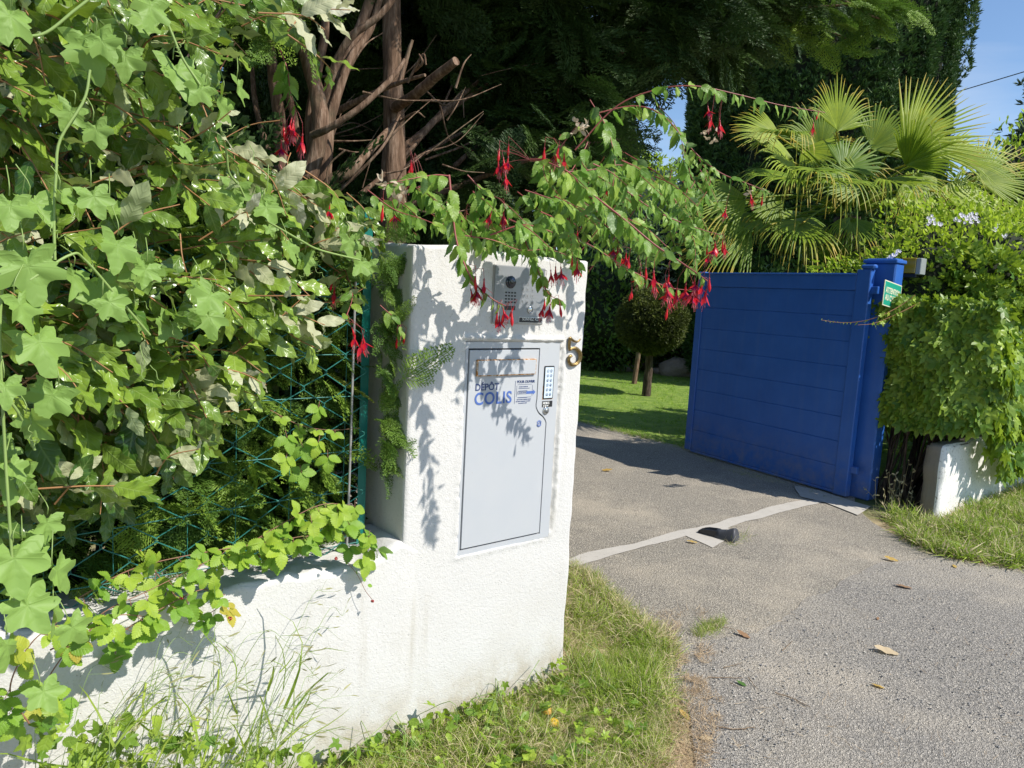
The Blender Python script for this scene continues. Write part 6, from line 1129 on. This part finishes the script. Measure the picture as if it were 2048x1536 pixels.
for x, y, s, m, lab, r_ in [(1798, 1123, .085, 'fo', 'narrow ochre fallen leaf on the road just below the right verge', 2.6), (1911, 1136, .055, 'fo', 'small yellow fallen leaf on the road nearest the right edge', 1.2), (1826, 1178, .09, 'fb', 'brown fallen leaf on the road right of the middle', 2.7), (1501, 1278, .075, 'fb', 'dark brown leaf on the road below the small grass tuft', 2.2), (1800, 1310, .11, 'ft', 'crumpled tan dead leaf lying alone in the middle of the road', 2.8), (1771, 1378, .055, 'fo', 'tiny brown-yellow leaf on the road below the crumpled tan leaf', 2.5), (1494, 1373, .045, 'fg', 'small green leaf on the road near the brown twigs', 2.4), (1380, 1443, .07, 'fo', 'yellow leaf standing on edge at the verge of the road', 1.9), (1396, 1478, .06, 'ft', 'pale tan leaf at the bottom of the road verge', .2), (1955, 1125, .07, 'fb', 'brown leaf at the edge of the right verge', .4), (2010, 1130, .07, 'ft', 'tan leaf at the edge of the right verge near the picture border', .3), (1203, 941, .10, 'fo', 'thin yellow leaf on the driveway behind the pillar edge', .1), (1396, 1086, .07, 'fo', 'yellow leaf on the concrete strip beside the gate stop', 2.9), (1755, 1240, .03, 'fb', 'tiny dark leaf scrap on the road above the crumpled tan leaf', 1.)]:
    fallen('fallen_leaf', x, y, s, M[m], lab, 'leaf', 'single fallen leaves on the asphalt', rot=r_, curl=rng.integers(0, 6))
def twig(pts, r, label):
    q = [GP(x, y, .014) for x, y in pts]; mb = MB(); p = spl(q, 14); p[:, 2] += .004 * rng.random(14); tube(mb, p, np.linspace(r, r * .5, 14), 5, noise=.2); tag(mb.build('twig', M['twig'], origin=q[0]), label, 'twig', 'dry twigs on the road')
for pts, r, l in [([(1430, 1251), (1470, 1260)], .0028, 'short red-brown twig beside the small grass tuft on the road'), ([(1564, 1302), (1585, 1283)], .002, 'short pale twig lying alone below the driveway'), ([(1447, 1336), (1484, 1327)], .002, 'pale thin twig at the litter edge, upper one'), ([(1416, 1355), (1486, 1357)], .0025, 'long straight pale twig lying across the litter edge'), ([(1550, 1386), (1590, 1400), (1620, 1415)], .0028, 'long brown twig lying alone in the lower middle of the road'), ([(1460, 1367), (1482, 1376)], .002, 'small grey twig left of the green leaf'), ([(1430, 1454), (1475, 1459), (1510, 1455)], .003, 'curved orange-brown twig near the bottom of the road'), ([(1496, 1355), (1515, 1380)], .002, 'thin twig right of the green leaf'), ([(1345, 1480), (1390, 1500), (1440, 1508)], .003, 'twig half hidden in the bottom verge')]: twig(pts, r, l)
def fruit(px, py, r, mat, label, name='fallen_fruit', cut=False, h=.4):
    q = GP(px, py, 0); mb = MB(); a = np.linspace(0, math.pi * (.55 if cut else 1), 10); b = np.linspace(0, 6.283, 18, endpoint=False); A, B = np.meshgrid(a, b, indexing='ij'); d = np.stack([np.sin(A) * np.cos(B), np.sin(A) * np.sin(B), np.cos(A)], -1).reshape(-1, 3) * (1 + .06 * vn(np.stack([A, B, A], -1).reshape(-1, 3), 1.3))[:, None]
    i = np.arange(9)[:, None] * 18; j = np.arange(18)[None]; mb.add(q + d * r * [1, 1, .88] + Z * r * h * 2, np.stack([i + j, i + 18 + j, i + 18 + (j + 1) % 18, i + (j + 1) % 18], -1).reshape(-1, 4)); tag(mb.build(name, mat, origin=q), label, 'fruit')
fruit(1938, 1088, .034, plain('green_yellow_fruit_skin', (.42, .46, .14), .4, var=.15), 'pale green fallen fruit in the grass of the right verge')
fruit(1093, 1430, .020, plain('orange_rind', (.62, .33, .06), .45, var=.2), 'orange piece of fallen fruit in the grass at the foot of the pillar, upper piece', cut=True); fruit(1107, 1455, .020, plain('yellow_rind', (.75, .46, .03), .45, var=.2), 'yellow piece of fallen fruit in the grass at the foot of the pillar, lower piece', cut=True)
# grass growing in the cracks of the road
s4 = gsamp([(1385, 1270), (1410, 1248), (1450, 1244), (1440, 1262), (1400, 1278)], 60); grassy('crack_grass', 'small grass tuft growing where the driveway meets the road', 'grass', s4, 700, .05, [M['grass'], M['dry']], [.7, .3], .9)
s5 = gsamp([(1460, 1075), (1500, 1066), (1500, 1088), (1455, 1092)], 20); grassy('gate_stop_weeds', 'few dark dry weeds beside the black gate stop', 'weed', s5, 130, .07, [M['dry'], M['grass']], [.6, .4], 1.2)
s6 = gsamp([(1370, 903), (1470, 935), (1600, 975), (1700, 1003), (1690, 1008), (1460, 945)], 300); grassy('gate_foot_litter', 'thin dry grass along the foot of the open gate', 'grass', s6, 1500, .035, [M['dry'], M['grass']], [.6, .4], 1.2)

eg = np.concatenate([GP(*a) + (GP(*b) - GP(*a)) * rng.random((160, 1)) + rng.normal(size=(160, 3)) * [.025, .025, 0] for a, b in zip([(1137, 1126), (1188, 1168), (1240, 1228), (1292, 1268), (1325, 1310), (1330, 1400), (1320, 1470)], [(1188, 1168), (1240, 1228), (1292, 1268), (1325, 1310), (1330, 1400), (1320, 1470), (1310, 1536)])])
grassy('verge_edge_grass', 'dry and green grass hanging over the asphalt edge right of the pillar', 'grass', eg, 6500, .075, [M['grass'], M['dry']], [.4, .6], 1.0)

bw = thing('broad_leaf_weeds', GP(1180, 1450), 'low broad-leaved weeds among the grass right below the pillar corner', 'weed'); ORG[bw.name] = np.array(bw.location); lv = LV(); mb = MB()
for x, y in samp([(1000, 1440), (1130, 1360), (1260, 1380), (1300, 1480), (1200, 1560), (980, 1560)], 46):
    c = GP(x, y, .02 + .05 * rng.random()); k = rng.integers(3, 7); a = rng.uniform(0, 6.28, k); lv.add(PB + PI, np.repeat(c[None], k, 0), unit(np.stack([np.cos(a), np.sin(a), .5 + 0 * a], 1)), Z + rv(k) * .3, rng.uniform(.02, .045, k), rng.random(k))
    tube(mb, [c * [1, 1, 0], c], .001, 4)
lv.build('foliage', M['ivy'], bw); mb.build('stems', M['gstem'], bw)
